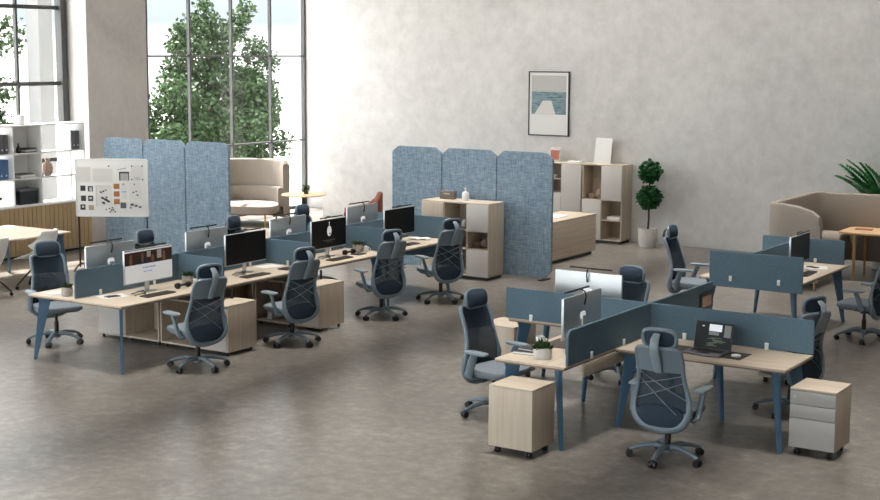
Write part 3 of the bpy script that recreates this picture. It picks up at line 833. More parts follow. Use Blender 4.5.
MB().bx(-.008, .008, -.17, .17, 0, .17, .004).build('border', 'black', t)
MB().bx(.007, .010, -.12, .12, .03, .14, 0).build('picture', 'clay', t)

# laptop desk
one('desk_mat', MB().bx(-.36, .36, -.15, .15, 0, .004, .0015), 'mat', 'dark desk mat under the laptop', 'desk mat', (-4.80, 11.92, T), 0)
lp = thing('laptop', 'open grey laptop with a video editing screen', 'laptop', (-4.80, 11.88, T+.004), -3)
MB().bx(-.185, .185, -.13, .12, 0, .017, .005).build('body', plain('space grey metal', '#77767a', .4, .6), lp)
k = MB()
for r in range(5):
    for c in range(13): k.bx(-.155+c*.024, -.155+c*.024+.020, -.02+r*.022, -.02+r*.022+.018, .0165, .0185, 0)
tag(k.build('keys', 'key', lp), kind='stuff')
MB().bx(-.055, .055, -.115, -.035, .0165, .0178, 0).build('trackpad', 'gun', lp)
RL = Matrix.Translation((0, .118, .014)) @ RX(-14)
def lbox(mb, x0, x1, z0, z1, y0, y1, bev=0):
    mb.box(RL @ Vector(((x0+x1)/2, (y0+y1)/2, (z0+z1)/2)), (x1-x0, y1-y0, z1-z0), bev, rot=RX(-14)); return mb
lid = lbox(MB(), -.185, .185, 0, .25, -.004, .004, .003).build('lid', 'gun', lp)
lbox(MB(), -.178, .178, .012, .243, -.0055, -.0042).build('display', 'darkon', lid)
lbox(lbox(MB(), -.05, .075, .165, .228, -.0065, -.0056), -.12, -.10, .20, .21, -.0065, -.0056).build('preview_picture', 'skyon', lid)
q = MB()
for i in range(9):
    x = -.165+random.uniform(0, .2); lbox(q, x, min(.17, x+random.uniform(.05, .14)), .03+.009*i, .035+.009*i, -.0065, -.0056)
q.build('timeline', 'greenon', lid)
lbox(lbox(MB(), -.05, .05, .130, .160, -.0065, -.0056), .1, .165, .12, .23, -.0062, -.0056).build('tool_panels', 'greyon', lid)
one('computer_mouse', MB().sup((0, 0, .0145), (.052, .088, .029), .8, .75, 18, 8), 'purewhite', 'white mouse right of the laptop', 'mouse', (-4.51, 11.86, T+.003), -70)

# ------------------------------------------------------------------ pedestals
def pedestal(label, x0, x1, y0, y1, plain_front, top=.605):
    t = thing('mobile_pedestal', label, 'pedestal cabinet', ((x0+x1)/2, (y0+y1)/2, 0), 0, 'mobile pedestals')
    w, d = (x1-x0)/2, (y1-y0)/2; z0 = .07
    if plain_front:
        MB().bx(-w, w, -d, d, z0, top-.018, .003).build('body', 'woodz', t)
        MB().bx(-w, w, -d, d, top-.018, top, .003).build('top', 'wood', t)
    else:
        MB().bx(-w, w, -d+.02, d, z0, top-.018, .003).build('body', 'woodz', t)
        MB().bx(-w, w, -d, d, top-.018, top, .003).build('top', 'wood', t)
        h = top-.02-z0; zz = z0
        for k, fr in enumerate((.52, .24, .24)):
            dr = MB().bx(-w+.002, w-.002, -d, -d+.019, zz+.003, zz+h*fr-.003, .003).build('drawer', 'drawer', t)
            if k == 2: MB().cyl((-w+.045, -d+.002, zz+h*fr*.55), (-w+.045, -d-.006, zz+h*fr*.55), .010, .009, 12).build('lock', 'alu', dr)
            zz += h*fr
    for sx in (-1, 1):
        for sy in (-1, 1):
            c = MB(); x, y = sx*(w-.06), sy*(d-.06)
            for s in (-1, 1): c.cyl((x+s*.006, y, .026), (x+s*.02, y, .026), .026, .024, 12)
            c.box((x, y, .058), (.04, .04, .028), .004, 1)
            c.build('caster', 'black', t)
    return t
pedestal('plain wooden pedestal on casters in front of the desk with books', -6.11, -5.68, 10.23, 10.63, True, .61)
pedestal('wood topped pedestal with pale grey drawers at the end of the laptop desk', -3.93, -3.525, 11.65, 12.08, False, .595)
pedestal('wooden pedestal behind the books desk, beside the far left blue leg', -7.62, -7.195, 12.55, 13.02, True, .605)
pedestal('wooden pedestal in shade under the far right desk of the cluster', -5.10, -4.74, 14.08, 14.5, True, .58)

# ------------------------------------------------------------------ folding screens
def folding(label, x0, y, w, rnd, zt=1.95):
    t = thing('folding_screen', label, 'room divider', (x0, y, 0), 0)
    x = 0
    for k in range(3):
        a, b_ = x+.006, x+w[k]-.006; z0, z1 = .03, zt; c = .12
        if rnd: 
            def arc(cx, cz, a0, a1, r=.14): return [(cx+r*math.cos(a0+(a1-a0)*i/6), cz+r*math.sin(a0+(a1-a0)*i/6)) for i in range(7)]
            poly = [(a, z0), (b_, z0)]+arc(b_-.14, z1-.14, 0, PI/2)+arc(a+.14, z1-.14, PI/2, PI)
        else:
            poly = [(a+c, z0), (b_-c, z0), (b_, z0+c), (b_, z1-c*.75), (b_-c, z1), (a+c, z1), (a, z1-c*.75), (a, z0+c)]
        m = Matrix(((1, 0, 0, 0), (0, 0, 1, 0), (0, 1, 0, 0), (0, 0, 0, 1)))
        MB().prism(poly, m, .05, .008).build('fabric_panel', 'screen', t)
        x += w[k]
    for xx in (.15, sum(w)*.5, sum(w)-.15): MB().bx(xx-.04, xx+.04, -.1, .16, 0, .016, .004).cyl((xx, 0, .01), (xx, 0, .05), .015, .015, 8).build('foot', 'gun', t)
    return t
folding('pale blue fabric folding screen with cut corners behind the low storage unit', -13.03, 18.72, (.96, 1.005, .98), False, 1.945)
folding('pale blue fabric folding screen with rounded tops behind the pinboard', -18.26, 17.46, (.95, .96, .96), True, 1.95)

# ------------------------------------------------------------------ storage near the screens
def cubby(name, label, cat, x0, cols, y0, y1, z1, rows, layout, foot=.05):
    """layout[row][col]: d door, w wooden door, o open, O open and merged"""
    t = thing(name, label, cat, (x0, y0, 0))
    W = sum(cols); D = y1-y0; s = MB(); th = .018
    s.bx(0, W, 0, D, z1-.024, z1, .002); s.bx(0, W, .003, D, foot, foot+th, .001); 
    s.bx(0, th, .003, D, foot, z1-.022, .001); s.bx(W-th, W, .003, D, foot, z1-.022, .001)
    s.bx(th, W-th, D-.014, D-.002, foot, z1-.022, 0)
    xs = [0]
    for c in cols: xs.append(xs[-1]+c)
    zs = [foot]+[foot+(z1-.022-foot)*sum(rows[:k+1])/sum(rows) for k in range(len(rows))]
    for x in xs[1:-1]: s.bx(x-th/2, x+th/2, .004, D-.01, foot+.01, z1-.02, .001)
    doors = []
    for r in range(len(rows)):
        for c in range(len(cols)):
            L = layout[r][c]; a, b_ = xs[c], xs[c+1]; q0, q1 = zs[r], zs[r+1]
            if r > 0: s.bx(a+.006, b_-.006, .006, D-.01, q0-th/2, q0+th/2, .001) if not (L == '^') else None
            if L in 'dw':
                top = r
                while top+1 < len(rows) and layout[top+1][c] == '^': top += 1
                doors.append((a, b_, q0, zs[top+1], L))
    s.build('carcass', 'woodz', t)
    for a, b_, q0, q1, L in doors:
        MB().bx(a+.003, b_-.003, -.016, .002, q0+.003, q1-.003, .003).build('door', 'door' if L == 'd' else 'woodz', t)
    f = MB().bx(.02, W-.02, .03, D-.03, 0.012, foot+.004, 0)
    for x in (.05, W-.05):
        for y in (.05, D-.05): f.cyl((x, y, 0), (x, y, .02), .02, .02, 10)
    f.build('plinth', 'gun', t)
    return t, xs, zs
cubby('storage_unit', 'low wood storage unit with pale doors before the cut corner folding screen', 'cabinet', -12.08, (.41, .41, .39), 18.15, 18.60, 1.175, (1, .68, 1), ['wod', 'woo', 'wod'])
cubby('tall_cabinet', 'tall cabinet with two lower open shelves, beside the topiary', 'cabinet', -11.82, (.39, .41), 23.05, 23.47, 1.432, (1, 1, 1.7), ['dod'[0:1]+'o', '^o', 'od'])
cubby('tall_cabinet', 'tall cabinet partly hidden by the folding screen, below the pink photo frame', 'cabinet', -12.66, (.41, .41), 23.05, 23.47, 1.425, (1.35, .9, .72, .78), ['do', '^d', 'o^', 'o^'])
# side desk block
sd = thing('low_sideboard', 'low wooden sideboard behind the right end of the folding screen', 'sideboard', (0, 0, 0))
MB().bx(-11.55, -10.88, 19.45, 21.76, .06, .675, .004).build('body', 'woody', sd)
MB().bx(-11.56, -10.87, 19.44, 21.77, .675, .70, .004).build('top', 'woody', sd)
MB().bx(-11.5, -10.93, 19.5, 21.7, 0, .06, 0).build('plinth', 'gun', sd)
one('paper_sheet', MB().bx(-.2, .2, -.28, .28, 0, .012, .002), 'paper', 'white paper pad on the low wooden sideboard', 'paper', (-11.28, 20.9, .70), 10)

# small things on and in cabinets
r_ = thing('radio', 'brown box radio on the low storage unit', 'radio', (-11.77, 18.42, 1.175), 8)
MB().bx(-.125, .125, -.05, .05, .004, .135, .012).build('body', 'binder', r_)
MB().bx(-.112, .112, -.053, -.048, .012, .122, .004).build('grille', noisy('brown grille', '#6a5c50', '#7d6f62', (200, 10, 200), 2, .7), r_)
MB().bx(-.05, .05, -.056, -.052, .082, .094, 0).build('nameplate', 'alu', r_)
v = thing('pump_bottle', 'white pump bottle on the low storage unit', 'bottle', (-11.44, 18.4, 1.175))
MB().lathe([(.05, 0), (.055, .01), (.055, .10), (.045, .13), (.018, .138), (.018, .15), (.001, .15)], seg=20).build('body', 'purewhite', v)
MB().cyl((0, 0, .15), (0, 0, .185), .008).box((.0, -.012, .19), (.02, .05, .012), .004).build('pump', 'purewhite', v)
one('vase', MB().lathe([(.035, 0), (.05, .02), (.055, .06), (.03, .1), (.022, .11), (.026, .12), (.02, .118), (.018, .1), (.001, .03)], seg=18), 'purewhite', 'white vase in the upper opening of the low storage unit', 'vase', (-11.43, 18.36, .7675))
one('bowl', MB().lathe([(.03, 0), (.05, .03), (.062, .07), (.058, .07), (.045, .03), (.001, .012)], seg=18), 'clay', 'left clay bowl in the middle shelf of the low storage unit', 'bowl', (-11.20, 18.35, .478), 0)
one('vase', MB().lathe([(.035, 0), (.062, .04), (.055, .09), (.03, .12), (.034, .14), (.026, .138), (.02, .11), (.001, .04)], seg=18), 'clay', 'round clay vase in the middle shelf of the low storage unit', 'vase', (-11.06, 18.35, .478), 0)
one('book', MB().bx(-.1, .1, -.12, .12, 0, .05, .003), 'papergrey', 'grey book block in the bottom opening of the low storage unit', 'book', (-11.47, 18.4, .07), 5)
cv = MB().box((0, 0, .225), (.36, .018, .47), .004, rot=RX(-9)); 
o = cv.build('canvas', 'paper'); o.location = (-11.53, 23.30, 1.435); o.rotation_euler = (0, 0, math.radians(-8)); tag(o, 'white canvas print leaning on the tall cabinet', 'canvas')
pf = thing('photo_frame', 'pink photo frame leaning on the tall cabinet behind the screen', 'picture frame', (-12.50, 23.26, 1.428), -6)
MB().box((0, 0, .13), (.23, .02, .26), .004, rot=RX(-8)).build('border', 'pot', pf)
MB().box((0, -.012, .12), (.19, .006, .18), 0, rot=RX(-8)).build('picture', 'red', pf)
one('book', MB().bx(-.12, .12, -.09, .09, 0, .028, .003), 'paper', 'white book lying on top between the pink frame and the canvas', 'book', (-12.08, 23.25, 1.425), 0)
tz = .05+(1.432-.022-.05)*2/3.7+.009
one('vase', MB().lathe([(.04, 0), (.075, .06), (.06, .13), (.03, .17), (.036, .2), (.028, .198), (.02, .16), (.001, .05)], seg=18), 'clay', 'clay jug in the open square of the tall cabinet below the canvas', 'vase', (-11.58, 23.27, tz), 0)
one('bowl', MB().lathe([(.04, 0), (.06, .03), (.07, .09), (.065, .09), (.05, .03), (.001, .012)], seg=18), 'clay', 'clay bowl left of the jug in the open square of the tall cabinet', 'bowl', (-11.72, 23.22, tz), 0)
one('book', MB().bx(-.13, .13, -.12, .12, 0, .06, .004), 'paper', 'white book stack on the lower shelf of the tall cabinet', 'book', (-11.22, 23.25, .05+(1.388)/3.7*1+.002), 0)
one('cup', MB().lathe([(.03, 0), (.05, .02), (.052, .06), (.046, .06), (.04, .02), (.001, .01)], seg=18), 'pot', 'pale bowl on the open shelf below the pink photo frame', 'bowl', (-12.47, 23.2, .05+(1.353)*(1.35+.9+.72)/3.75+.009), 0)

# picture on the wall
pc = thing('framed_picture', 'black framed photo of a pier running into the sea, on the back wall', 'picture', (-12.765, YB, 2.485))
w, h = .43, .60
fr = MB()
for s in (-1, 1): fr.bx(s*w-.018*(s > 0)-.0, s*w+.018*(s < 0), -.045, 0, -h, h, .003); fr.bx(-w, w, -.045, 0, s*h-.018*(s > 0), s*h+.018*(s < 0), .003)
fr.build('frame', 'black', pc)
MB().bx(-w+.016, w-.016, -.03, -.02, -h+.016, h-.016, 0).build('mount', 'paper', pc)
MB().bx(-w+.065, w-.065, -.034, -.030, .22, h-.075, 0).build('sky', 'skypic', pc)
MB().bx(-w+.065, w-.065, -.034, -.030, -.20, .22, 0).build('sea', 'sea', pc)
MB().prism([(-.30, -.20), (.15, -.20), (.06, .056), (-.12, .056)], Matrix(((1, 0, 0, 0), (0, 0, 1, -.036), (0, 1, 0, 0), (0, 0, 0, 1))), .003).build('pier', 'pier_pic', pc)
tx = MB()
for i in range(6): tx.bx(-.10+i*.034, -.10+i*.034+.022, -.0315, -.0299, -.462, -.456, 0)
tx.build('caption', 'papergrey', pc)

# ------------------------------------------------------------------ topiary, palm
tp = thing('topiary', 'double ball topiary in a white pot against the back wall', 'potted plant', (-10.50, 23.06, 0))
MB().lathe([(.145, 0), (.15, .01), (.178, .34), (.16, .34), (.15, .30), (.001, .30)], seg=26).build('pot', 'pot', tp)
MB().tube([(0, 0, .28), (.015, 0, .5), (0, .01, .8), (.02, 0, 1.4)], [.022, .018, .017, .012], 8).build('stem', 'bark', tp)
for cz, r in ((.885, .212), (1.345, .195)):
    l = MB(); l.raw = True; pts = []
    for i in range(1500):
        d = Vector((random.gauss(0, 1), random.gauss(0, 1), random.gauss(0, 1))); d.normalize(); q = r*random.uniform(.55, 1.0)*(1+.07*math.sin(9*d.x)*math.sin(8*d.z))
        pts.append(Vector((.012, 0, cz))+d*q)
    l.leaves(pts, .055, .4, .42); l.build('leaf_ball', 'leafd', tp)
pl = thing('palm', 'green palm behind the beige booth at the right edge', 'potted plant', (-6.25, 22.85, 0))
MB().lathe([(.16, 0), (.2, .02), (.22, .42), (.2, .42), (.18, .36), (.001, .36)], seg=24).build('pot', 'pot', pl)
fr = MB(); fr.raw = True; stl = MB()
def frond(a, el, L, z0):
    pts = []; p = Vector((0, 0, z0)); e = el
    L *= .86
    if math.sin(a) > .15: L *= .5
    for i in range(13):
        pts.append(p.copy()); d = Vector((math.cos(a)*math.cos(e), math.sin(a)*math.cos(e), math.sin(e))); p += d*L/12; e -= .062
    stl.tube(pts, [.009-.0005*i for i in range(13)], 5)
    for i in range(3, 13):
        d = (pts[i]-pts[i-1]).normalized(); side = d.cross(Vector((0, 0, 1))).normalized(); up = side.cross(d)
        for s in (-1, 1):
            for kk in (0, .5):
                q = pts[i]-d*(L/12)*kk; ll = L*.36*math.sin(min(1, (i-kk-1)/6.)*PI/2)*(1-.55*max(0, (i-6)/6.)); t_ = q+(side*s*.75+d*.65+up*.1-Vector((0, 0, .12))).normalized()*ll
                m_ = (q+t_)/2+up*.02; w_ = d*.034
                v = [fr.bm.verts.new(x) for x in (q, m_+w_, t_, m_-w_)]
                fr.bm.faces.new(v)
for a, e, L, z in ((3.3, 1.1, 1.2, .75), (3.0, 1.25, 1.35, .7), (2.2, 1.2, 1.2, .7), (4.0, 1.15, 1.1, .72), (.3, 1.1, 1.2, .7), (5.3, 1.2, 1.2, .7), (3.6, 1.35, 1.25, .8), (1.2, 1.15, 1.2, .7), (4.7, 1.2, 1.0, .7), (2.8, 1.2, 1.1, .7), (5.9, 1.3, 1.3, .72)):
    frond(a, e, L, z); frond(a+.35, e+.12, L*.9, z)
stl.tube([(0, 0, .3), (0, 0, .82)], [.05, .03], 8)
stl.build('stem', 'leafd', pl); fr.build('fronds', 'leafp', pl)

# ------------------------------------------------------------------ sofas and tables
def sweep_wall(path, z0, zt, th, n_sub=1):
    """upright padded wall following path (list of (x,y,ztop))"""
    mb = MB(); pts = [Vector((p[0], p[1], 0)) for p in path]; n = len(pts); rings = []
    for i, p in enumerate(pts):
        t_ = (pts[min(i+1, n-1)]-pts[max(i-1, 0)]).normalized(); nn = Vector((-t_.y, t_.x, 0)); zt_ = path[i][2]; r = th/2
        prof = [(-r, z0+.03), (-r*.8, z0), (r*.8, z0), (r, z0+.03), (r, zt_-r*.8), (r*.8, zt_-r*.25), (r*.3, zt_), (-r*.3, zt_), (-r*.8, zt_-r*.25), (-r, zt_-r*.8)]
        rings.append([mb.bm.verts.new(p+nn*a+Vector((0, 0, b_))) for a, b_ in prof])
    k = len(rings[0])
    for A, B in zip(rings, rings[1:]):
        for j in range(k): mb.bm.faces.new((A[j], A[(j+1) % k], B[(j+1) % k], B[j])).smooth = True
    mb.bm.faces.new(rings[0]); mb.bm.faces.new(rings[-1][::-1]); return mb
def arc_pts(cx, cy, r, a0, a1, n, z): return [(cx+r*math.cos(math.radians(a0+(a1-a0)*i/n)), cy+r*math.sin(math.radians(a0+(a1-a0)*i/n)), z) for i in range(n+1)]
# right booth : U open towards +X
bo = thing('booth_sofa', 'beige high backed booth sofa at the right, by the back wall', 'sofa')
zt = 1.26
front = [(-6.42, 20.12, .98), (-6.45, 20.12, 1.10), (-6.55, 20.12, 1.17), (-6.75, 20.12, 1.23), (-7.0, 20.12, zt)]
sweep_wall(front+arc_pts(-7.0, 20.32, .2, 270, 180, 6, zt)[1:], .12, zt, .12).build('wing', 'sofa', bo)
RY_ = 22.3
sweep_wall([(-7.2, 20.34, zt), (-7.2, 21.0, zt), (-7.22, RY_-.3, zt)]+arc_pts(-7.0, RY_-.26, .22, 180, 90, 6, zt)[1:4], .12, zt, .12).build('side_back', 'sofa', bo)
sweep_wall(arc_pts(-7.0, RY_-.26, .22, 130, 90, 4, zt)+[(-6.6, RY_-.04, zt), (-5.96, RY_-.04, zt)], .2, zt, .12).build('rear_back', 'sofa', bo)
sweep_wall([(-5.945, RY_-.04, zt), (-4.9, RY_-.04, zt)]+arc_pts(-4.9, RY_-.24, .2, 90, 0, 6, zt)[1:], .2, zt, .12).build('rear_back', 'sofa', bo)
MB().sup((-6.82, 21.2, .40), (.66, 1.9, .36), .35, .5, 32, 10).build('seat_cushion', 'sofa', bo)
MB().sup((-6.80, 21.75, .52), (.60, .55, .34), .7, .6, 32, 10).build('arm_cushion', 'sofa', bo)
for x, y in ((-7.1, 20.3), (-6.5, 20.15), (-7.1, 22.0), (-6.1, RY_-.04), (-4.8, RY_-.1), (-6.6, 21.2)): MB().cyl((x, y, 0), (x, y, .25), .014, .022, 10).build('leg', 'oakz', bo)

def booth_table(label, x0, x1, y0, y1):
    t = thing('side_table', label, 'table')
    MB().prism([(x0+.1, y0), (x1-.1, y0), (x1-.03, y0+.03), (x1, y0+.1), (x1, y1-.1), (x1-.1, y1), (x0+.1, y1), (x0, y1-.1), (x0, y0+.1), (x0+.03, y0+.03)], Matrix.Translation((0, 0, .727)), .03, .006).build('tabletop', 'oak', t)
    for x, y in ((x0+.25, y0+.12), (x1-.12, y0+.12), (x0+.25, y1-.12), (x1-.12, y1-.12)): MB().cyl((x, y, 0), (x, y, .714), .018, .028, 12).build('leg', 'oakz', t)
booth_table('golden oak table standing at the mouth of the beige booth', -6.58, -5.35, 21.36, 22.18)
one('magazine', MB().bx(-.13, .13, -.09, .09, 0, .012, .002), 'red', 'folded magazine on the golden oak booth table', 'magazine', (-6.30, 21.85, .742), 10)

# left pod sofa
ps = thing('pod_sofa', 'beige high backed curved sofa beside the wide gridded window', 'sofa', (-18.5, 21.5, 0), 20)
Rp = .74
def zt_f(a): return 1.30-.22*max(0, (abs(a)-45)/45.)**2
for a0, a1 in ((-78, -30.2), (-29.8, 29.8), (30.2, 84)):
    pts = []
    for i in range(11):
        a = a0+(a1-a0)*i/10; rr = math.radians(90+a); pts.append((Rp*1.08*math.cos(rr), Rp*.82*math.sin(rr), 1.28-.16*max(0, (abs(a)-55)/37)**2))
    sweep_wall(pts, .13, 1.3, .13).build('back_panel', 'sofa', ps)
    pts2 = [(x*.86, y*.86, .74) for x, y, z in pts]
    sweep_wall(pts2, .36, .74, .12).build('back_cushion', 'sofa', ps)
MB().sup((0, .06, .33), (1.3, 1.0, .24), .45, .45, 32, 10).build('seat_cushion', 'sofa', ps)
for x, y in ((-.5, -.35), (.5, -.35), (-.45, .45), (.45, .45)): MB().cyl((x, y, 0), (x, y, .24), .016, .024, 10).build('leg', 'oakz', ps)
rt = thing('round_table', 'round golden oak table on a black column by the window', 'table', (-16.77, 21.13, 0))
MB().lathe([(.001, .715), (.41, .715), (.43, .722), (.43, .735), (.42, .742), (.001, .742)], seg=40).build('tabletop', 'oak', rt)
MB().cyl((0, 0, .02), (0, 0, .716), .042, .042, 16).lathe([(.24, 0), (.24, .012), (.06, .025), (.001, .025)], seg=28).build('column', 'gun', rt)
tpn = thing('potted_plant', 'tiny dark pot plant on the round oak table', 'potted plant', (-16.74, 21.16, .742))
MB().lathe([(.04, 0), (.052, .08), (.046, .08), (.001, .06)], seg=16).build('pot', 'gun', tpn)
l = MB(); l.raw = True; l.leaves([(random.gauss(0, .025), random.gauss(0, .025), .08+abs(random.gauss(0, .025))) for i in range(60)], .045); l.build('leaves', 'leaf', tpn)
rc = thing('lounge_chair', 'rust coloured lounge chair behind the grey monitor back near the screen', 'armchair', (-14.09, 19.27, 0), -54)
sweep_wall([(-.32, -.26, .78), (-.34, -.05, .82), (-.31, .14, .86), (-.22, .28, .97), (-.1, .33, 1.06), (0, .34, 1.09), (.1, .33, 1.06), (.22, .28, .97), (.31, .14, .86), (.34, -.05, .82), (.32, -.26, .78)], .3, 1, .10).build('backrest', 'rust', rc)
MB().sup((0, 0, .40), (.60, .58, .16), .5, .5, 28, 10).build('seat', 'rust', rc)
for x, y in ((-.25, -.2), (.25, -.2), (-.22, .22), (.22, .22)): MB().cyl((x, y, 0), (x, y, .34), .012, .018, 8).build('leg', 'gun', rc)

# ------------------------------------------------------------------ left meeting table, shell chairs
mt = thing('meeting_table', 'pale wooden meeting table at the left edge, before the ribbed cabinet', 'table')
MB().bx(-17.48, -16.08, 12.2, 14.66, T-.026, T, .003).build('tabletop', 'woody', mt)
beams(mt, -17.48, -16.08, 12.2, 14.66)
for x, y, dx, dy in ((-17.47, 14.65, 1, -1), (-16.09, 14.65, -1, -1), (-17.47, 12.21, 1, 1), (-16.09, 12.21, -1, 1)): leg_part(mt, x, y, dx, dy)
def shell_chair(label, loc, rz):
    t = thing('shell_chair', label, 'chair', loc, rz, 'white shell chairs')
    def fn(u, v):
        # u across -1..1, v along from seat front to back top
        a = 2*u-1
        if v < .5:
            s = v/.5; y = .25-.42*s; z = .445-.02*math.sin(s*PI); w = .25
            z += (.20*s**1.2)*abs(a)**2.6
        else:
            s = (v-.5)/.5; y = -.17-.10*math.sin(s*PI/2)-.04*s; z = .445+.40*s**1.15; w = .25-.03*s
            z += .20*(1-s)*abs(a)**2.6; y += (.20*(1-.35*s))*abs(a)**2.2
        return (a*w, y, z)
    MB().shell(fn, 16, 20, .014, (0, .3, .9)).build('shell', 'purewhite', t)
    MB().cyl((0, 0, .12), (0, 0, .42), .022).box((0, -.0, .425), (.2, .2, .02), .006).build('column', 'gun', t)
    for k in range(4):
        a = PI/4+k*PI/2; dx, dy = math.cos(a), math.sin(a)
        lg = MB().tube([(dx*.01, dy*.01, .36), (dx*.2, dy*.2, .18), (dx*.32, dy*.32, .06)], [.014, .013, .012], 8).build('leg', 'gun', t)
        MB().cyl((dx*.32-dy*.012, dy*.32+dx*.012, .026), (dx*.32+dy*.012, dy*.32-dx*.012, .026), .026, .026, 12).cyl((dx*.32, dy*.32, .03), (dx*.32, dy*.32, .065), .008, .008, 8).build('caster', 'black', lg)
    return t
s0 = shell_chair('white shell chair tucked at the meeting table, behind the first desk chair', (-15.99, 13.92, 0), 116)
dup(s0, 'white shell chair cut off by the left edge of the photo', (-15.90, 12.95, 0), 112)

# ------------------------------------------------------------------ ribbed low cabinet and white bookshelf
lc = thing('low_cabinet', 'long tan ribbed low cabinet under the white bookshelf', 'cabinet')
MB().bx(-18.92, -18.5, 12.3, 17.32, .04, .845, .004).build('body', 'slat', lc)
r = MB(); y = 12.32
while y < 17.3: r.bx(-18.508, -18.49, y, y+.085, .05, .84, .003, 1); y += .095
tag(r.build('ribs', 'slat', lc), kind='stuff')
MB().bx(-18.93, -18.48, 12.29, 17.33, .845, .87, .004).build('top', 'white', lc)
MB().bx(-18.9, -18.54, 12.4, 17.2, 0, .04, 0).build('plinth', 'gun', lc)
bs = thing('bookshelf', 'white open grid bookshelf standing on the ribbed low cabinet', 'bookshelf', (-18.86, 0, .87))
YS = [12.9, 14.28, 14.98, 15.70, 16.285, 16.94, 17.25]; ZS = [0, .44, .86, 1.325]
def shelf_at(row): return .87+ZS[row]+.011
s = MB()
for z in ZS: s.bx(0, .34, YS[0], YS[-1], z-.011 if z else 0, z+.011, .002)
for yv in YS: s.bx(0, .34, yv-.01, yv+.01, 0, 1.325, .002)
s.build('frame', 'purewhite', bs)
bp_ = MB()
for a, b_ in ((15.70, 16.285),): bp_.bx(.0, .012, a, b_, .02, 1.31, 0)
bp_.build('back_panel', 'white', bs)
def binder(label, y, row, mat, h=.32, w=.075, group=None, xo=-18.70):
    t = thing('binder', label, 'binder', (xo, y, shelf_at(row)), 0, group)
    MB().bx(-.13, .13, -w/2, w/2, 0, h, .004).build('cover', mat, t)
    MB().cyl((.1285, 0, .07), (.133, 0, .07), .014, .014, 14).build('finger_hole', 'paper', t)
    return t
for i, nm in enumerate(('leftmost', 'middle', 'rightmost')): binder('%s of the three grey binders in the top row at the left edge' % nm, 15.42+i*.09, 2, 'binder', group='grey binders at the left edge')
for i, nm in enumerate(('left', 'right')): binder('%s of the two grey binders at the top right of the bookshelf' % nm, 17.06+i*.085, 2, 'binder', group='grey binders top right')
for i, nm in enumerate(('leftmost', 'middle', 'rightmost')): binder('%s of the three blue binders in the middle row of the bookshelf' % nm, 15.38+i*.1, 1, 'blue', .33, .09, 'blue binders')
for i, (nm, m, hh) in enumerate((('bottom', 'gun', .02), ('middle', 'papergrey', .03), ('top', 'gun', .025))):
    one('book', MB().bx(-.1, .1, -.12, .12, 0, hh, .002), m, '%s book of the small stack in the top row of the bookshelf' % nm, 'book', (-18.66, 16.1, shelf_at(2)+(0, .02, .05)[i]), 4*i, 'stacked books top row')
one('bottle', MB().lathe([(.045, 0), (.05, .02), (.05, .14), (.02, .2), (.016, .26), (.001, .26)], seg=16), 'gun', 'taller dark bottle left in the top row of the bookshelf', 'bottle', (-18.66, 15.76, shelf_at(2)))
one('bottle', MB().lathe([(.035, 0), (.042, .02), (.036, .08), (.014, .12), (.014, .16), (.001, .16)], seg=16), 'gun', 'shorter dark bottle left of the books in the top row', 'bottle', (-18.62, 15.89, shelf_at(2)))
for i, (nm, m, hh) in enumerate((('bottom', 'papergrey', .03), ('middle', 'paper', .025), ('top', 'binder', .02))):
    one('book', MB().bx(-.1, .1, -.16, .16, 0, hh, .002), m, '%s book of the loose pile in the middle row of the bookshelf' % nm, 'book', (-18.64, 16.02-.02*i, shelf_at(1)+(0, .03, .055)[i]), 5*i, 'piled books middle row')
one('vase', MB().lathe([(.05, 0), (.085, .05), (.1, .12), (.08, .19), (.04, .235), (.035, .26), (.055, .29), (.045, .288), (.026, .25), (.001, .1)], seg=24), 'clay', 'clay vase with a flared neck in the middle row of the bookshelf', 'vase', (-18.66, 16.53, shelf_at(1)))
one('book', MB().bx(-.08, .08, -.05, .05, 0, .05, .003), 'gun', 'small dark book left of the clay vase', 'book', (-18.7, 16.36, shelf_at(1)))
bxx = thing('storage_box', 'dark grey storage box in the bottom row of the bookshelf', 'box', (-18.68, 16.02, shelf_at(0)))
MB().bx(-.13, .13, -.19, .19, 0, .24, .006).build('body', 'gun', bxx); MB().bx(-.135, .135, -.195, .195, .22, .262, .006).build('lid', 'binder', bxx)
one('cup', MB().lathe([(.07, 0), (.09, .02), (.095, .16), (.085, .16), (.08, .03), (.001, .03)], seg=20), 'purewhite', 'white pot on top of the bookshelf', 'pot', (-18.68, 15.98, .87+1.336))
pp_ = thing('potted_plant', 'leafy plant on top of the bookshelf at the left edge', 'potted plant', (-18.68, 15.46, .87+1.336))
MB().lathe([(.06, 0), (.08, .09), (.07, .09), (.001, .07)], seg=18).build('pot', 'purewhite', pp_)
l = MB(); l.raw = True; l.leaves([(random.gauss(0, .05), random.gauss(0, .06), .13+abs(random.gauss(0, .07))) for i in range(160)], .07); l.build('leaves', 'leaf', pp_)
pq = thing('potted_plant', 'small plant in the bottom row of the bookshelf at the left edge', 'potted plant', (-18.68, 15.42, shelf_at(0)))
MB().lathe([(.06, 0), (.07, .08), (.06, .08), (.001, .06)], seg=18).build('pot', 'purewhite', pq)
l = MB(); l.raw = True; l.leaves([(random.gauss(0, .04), random.gauss(0, .05), .1+abs(random.gauss(0, .08))) for i in range(120)], .06); l.build('leaves', 'leaf', pq)

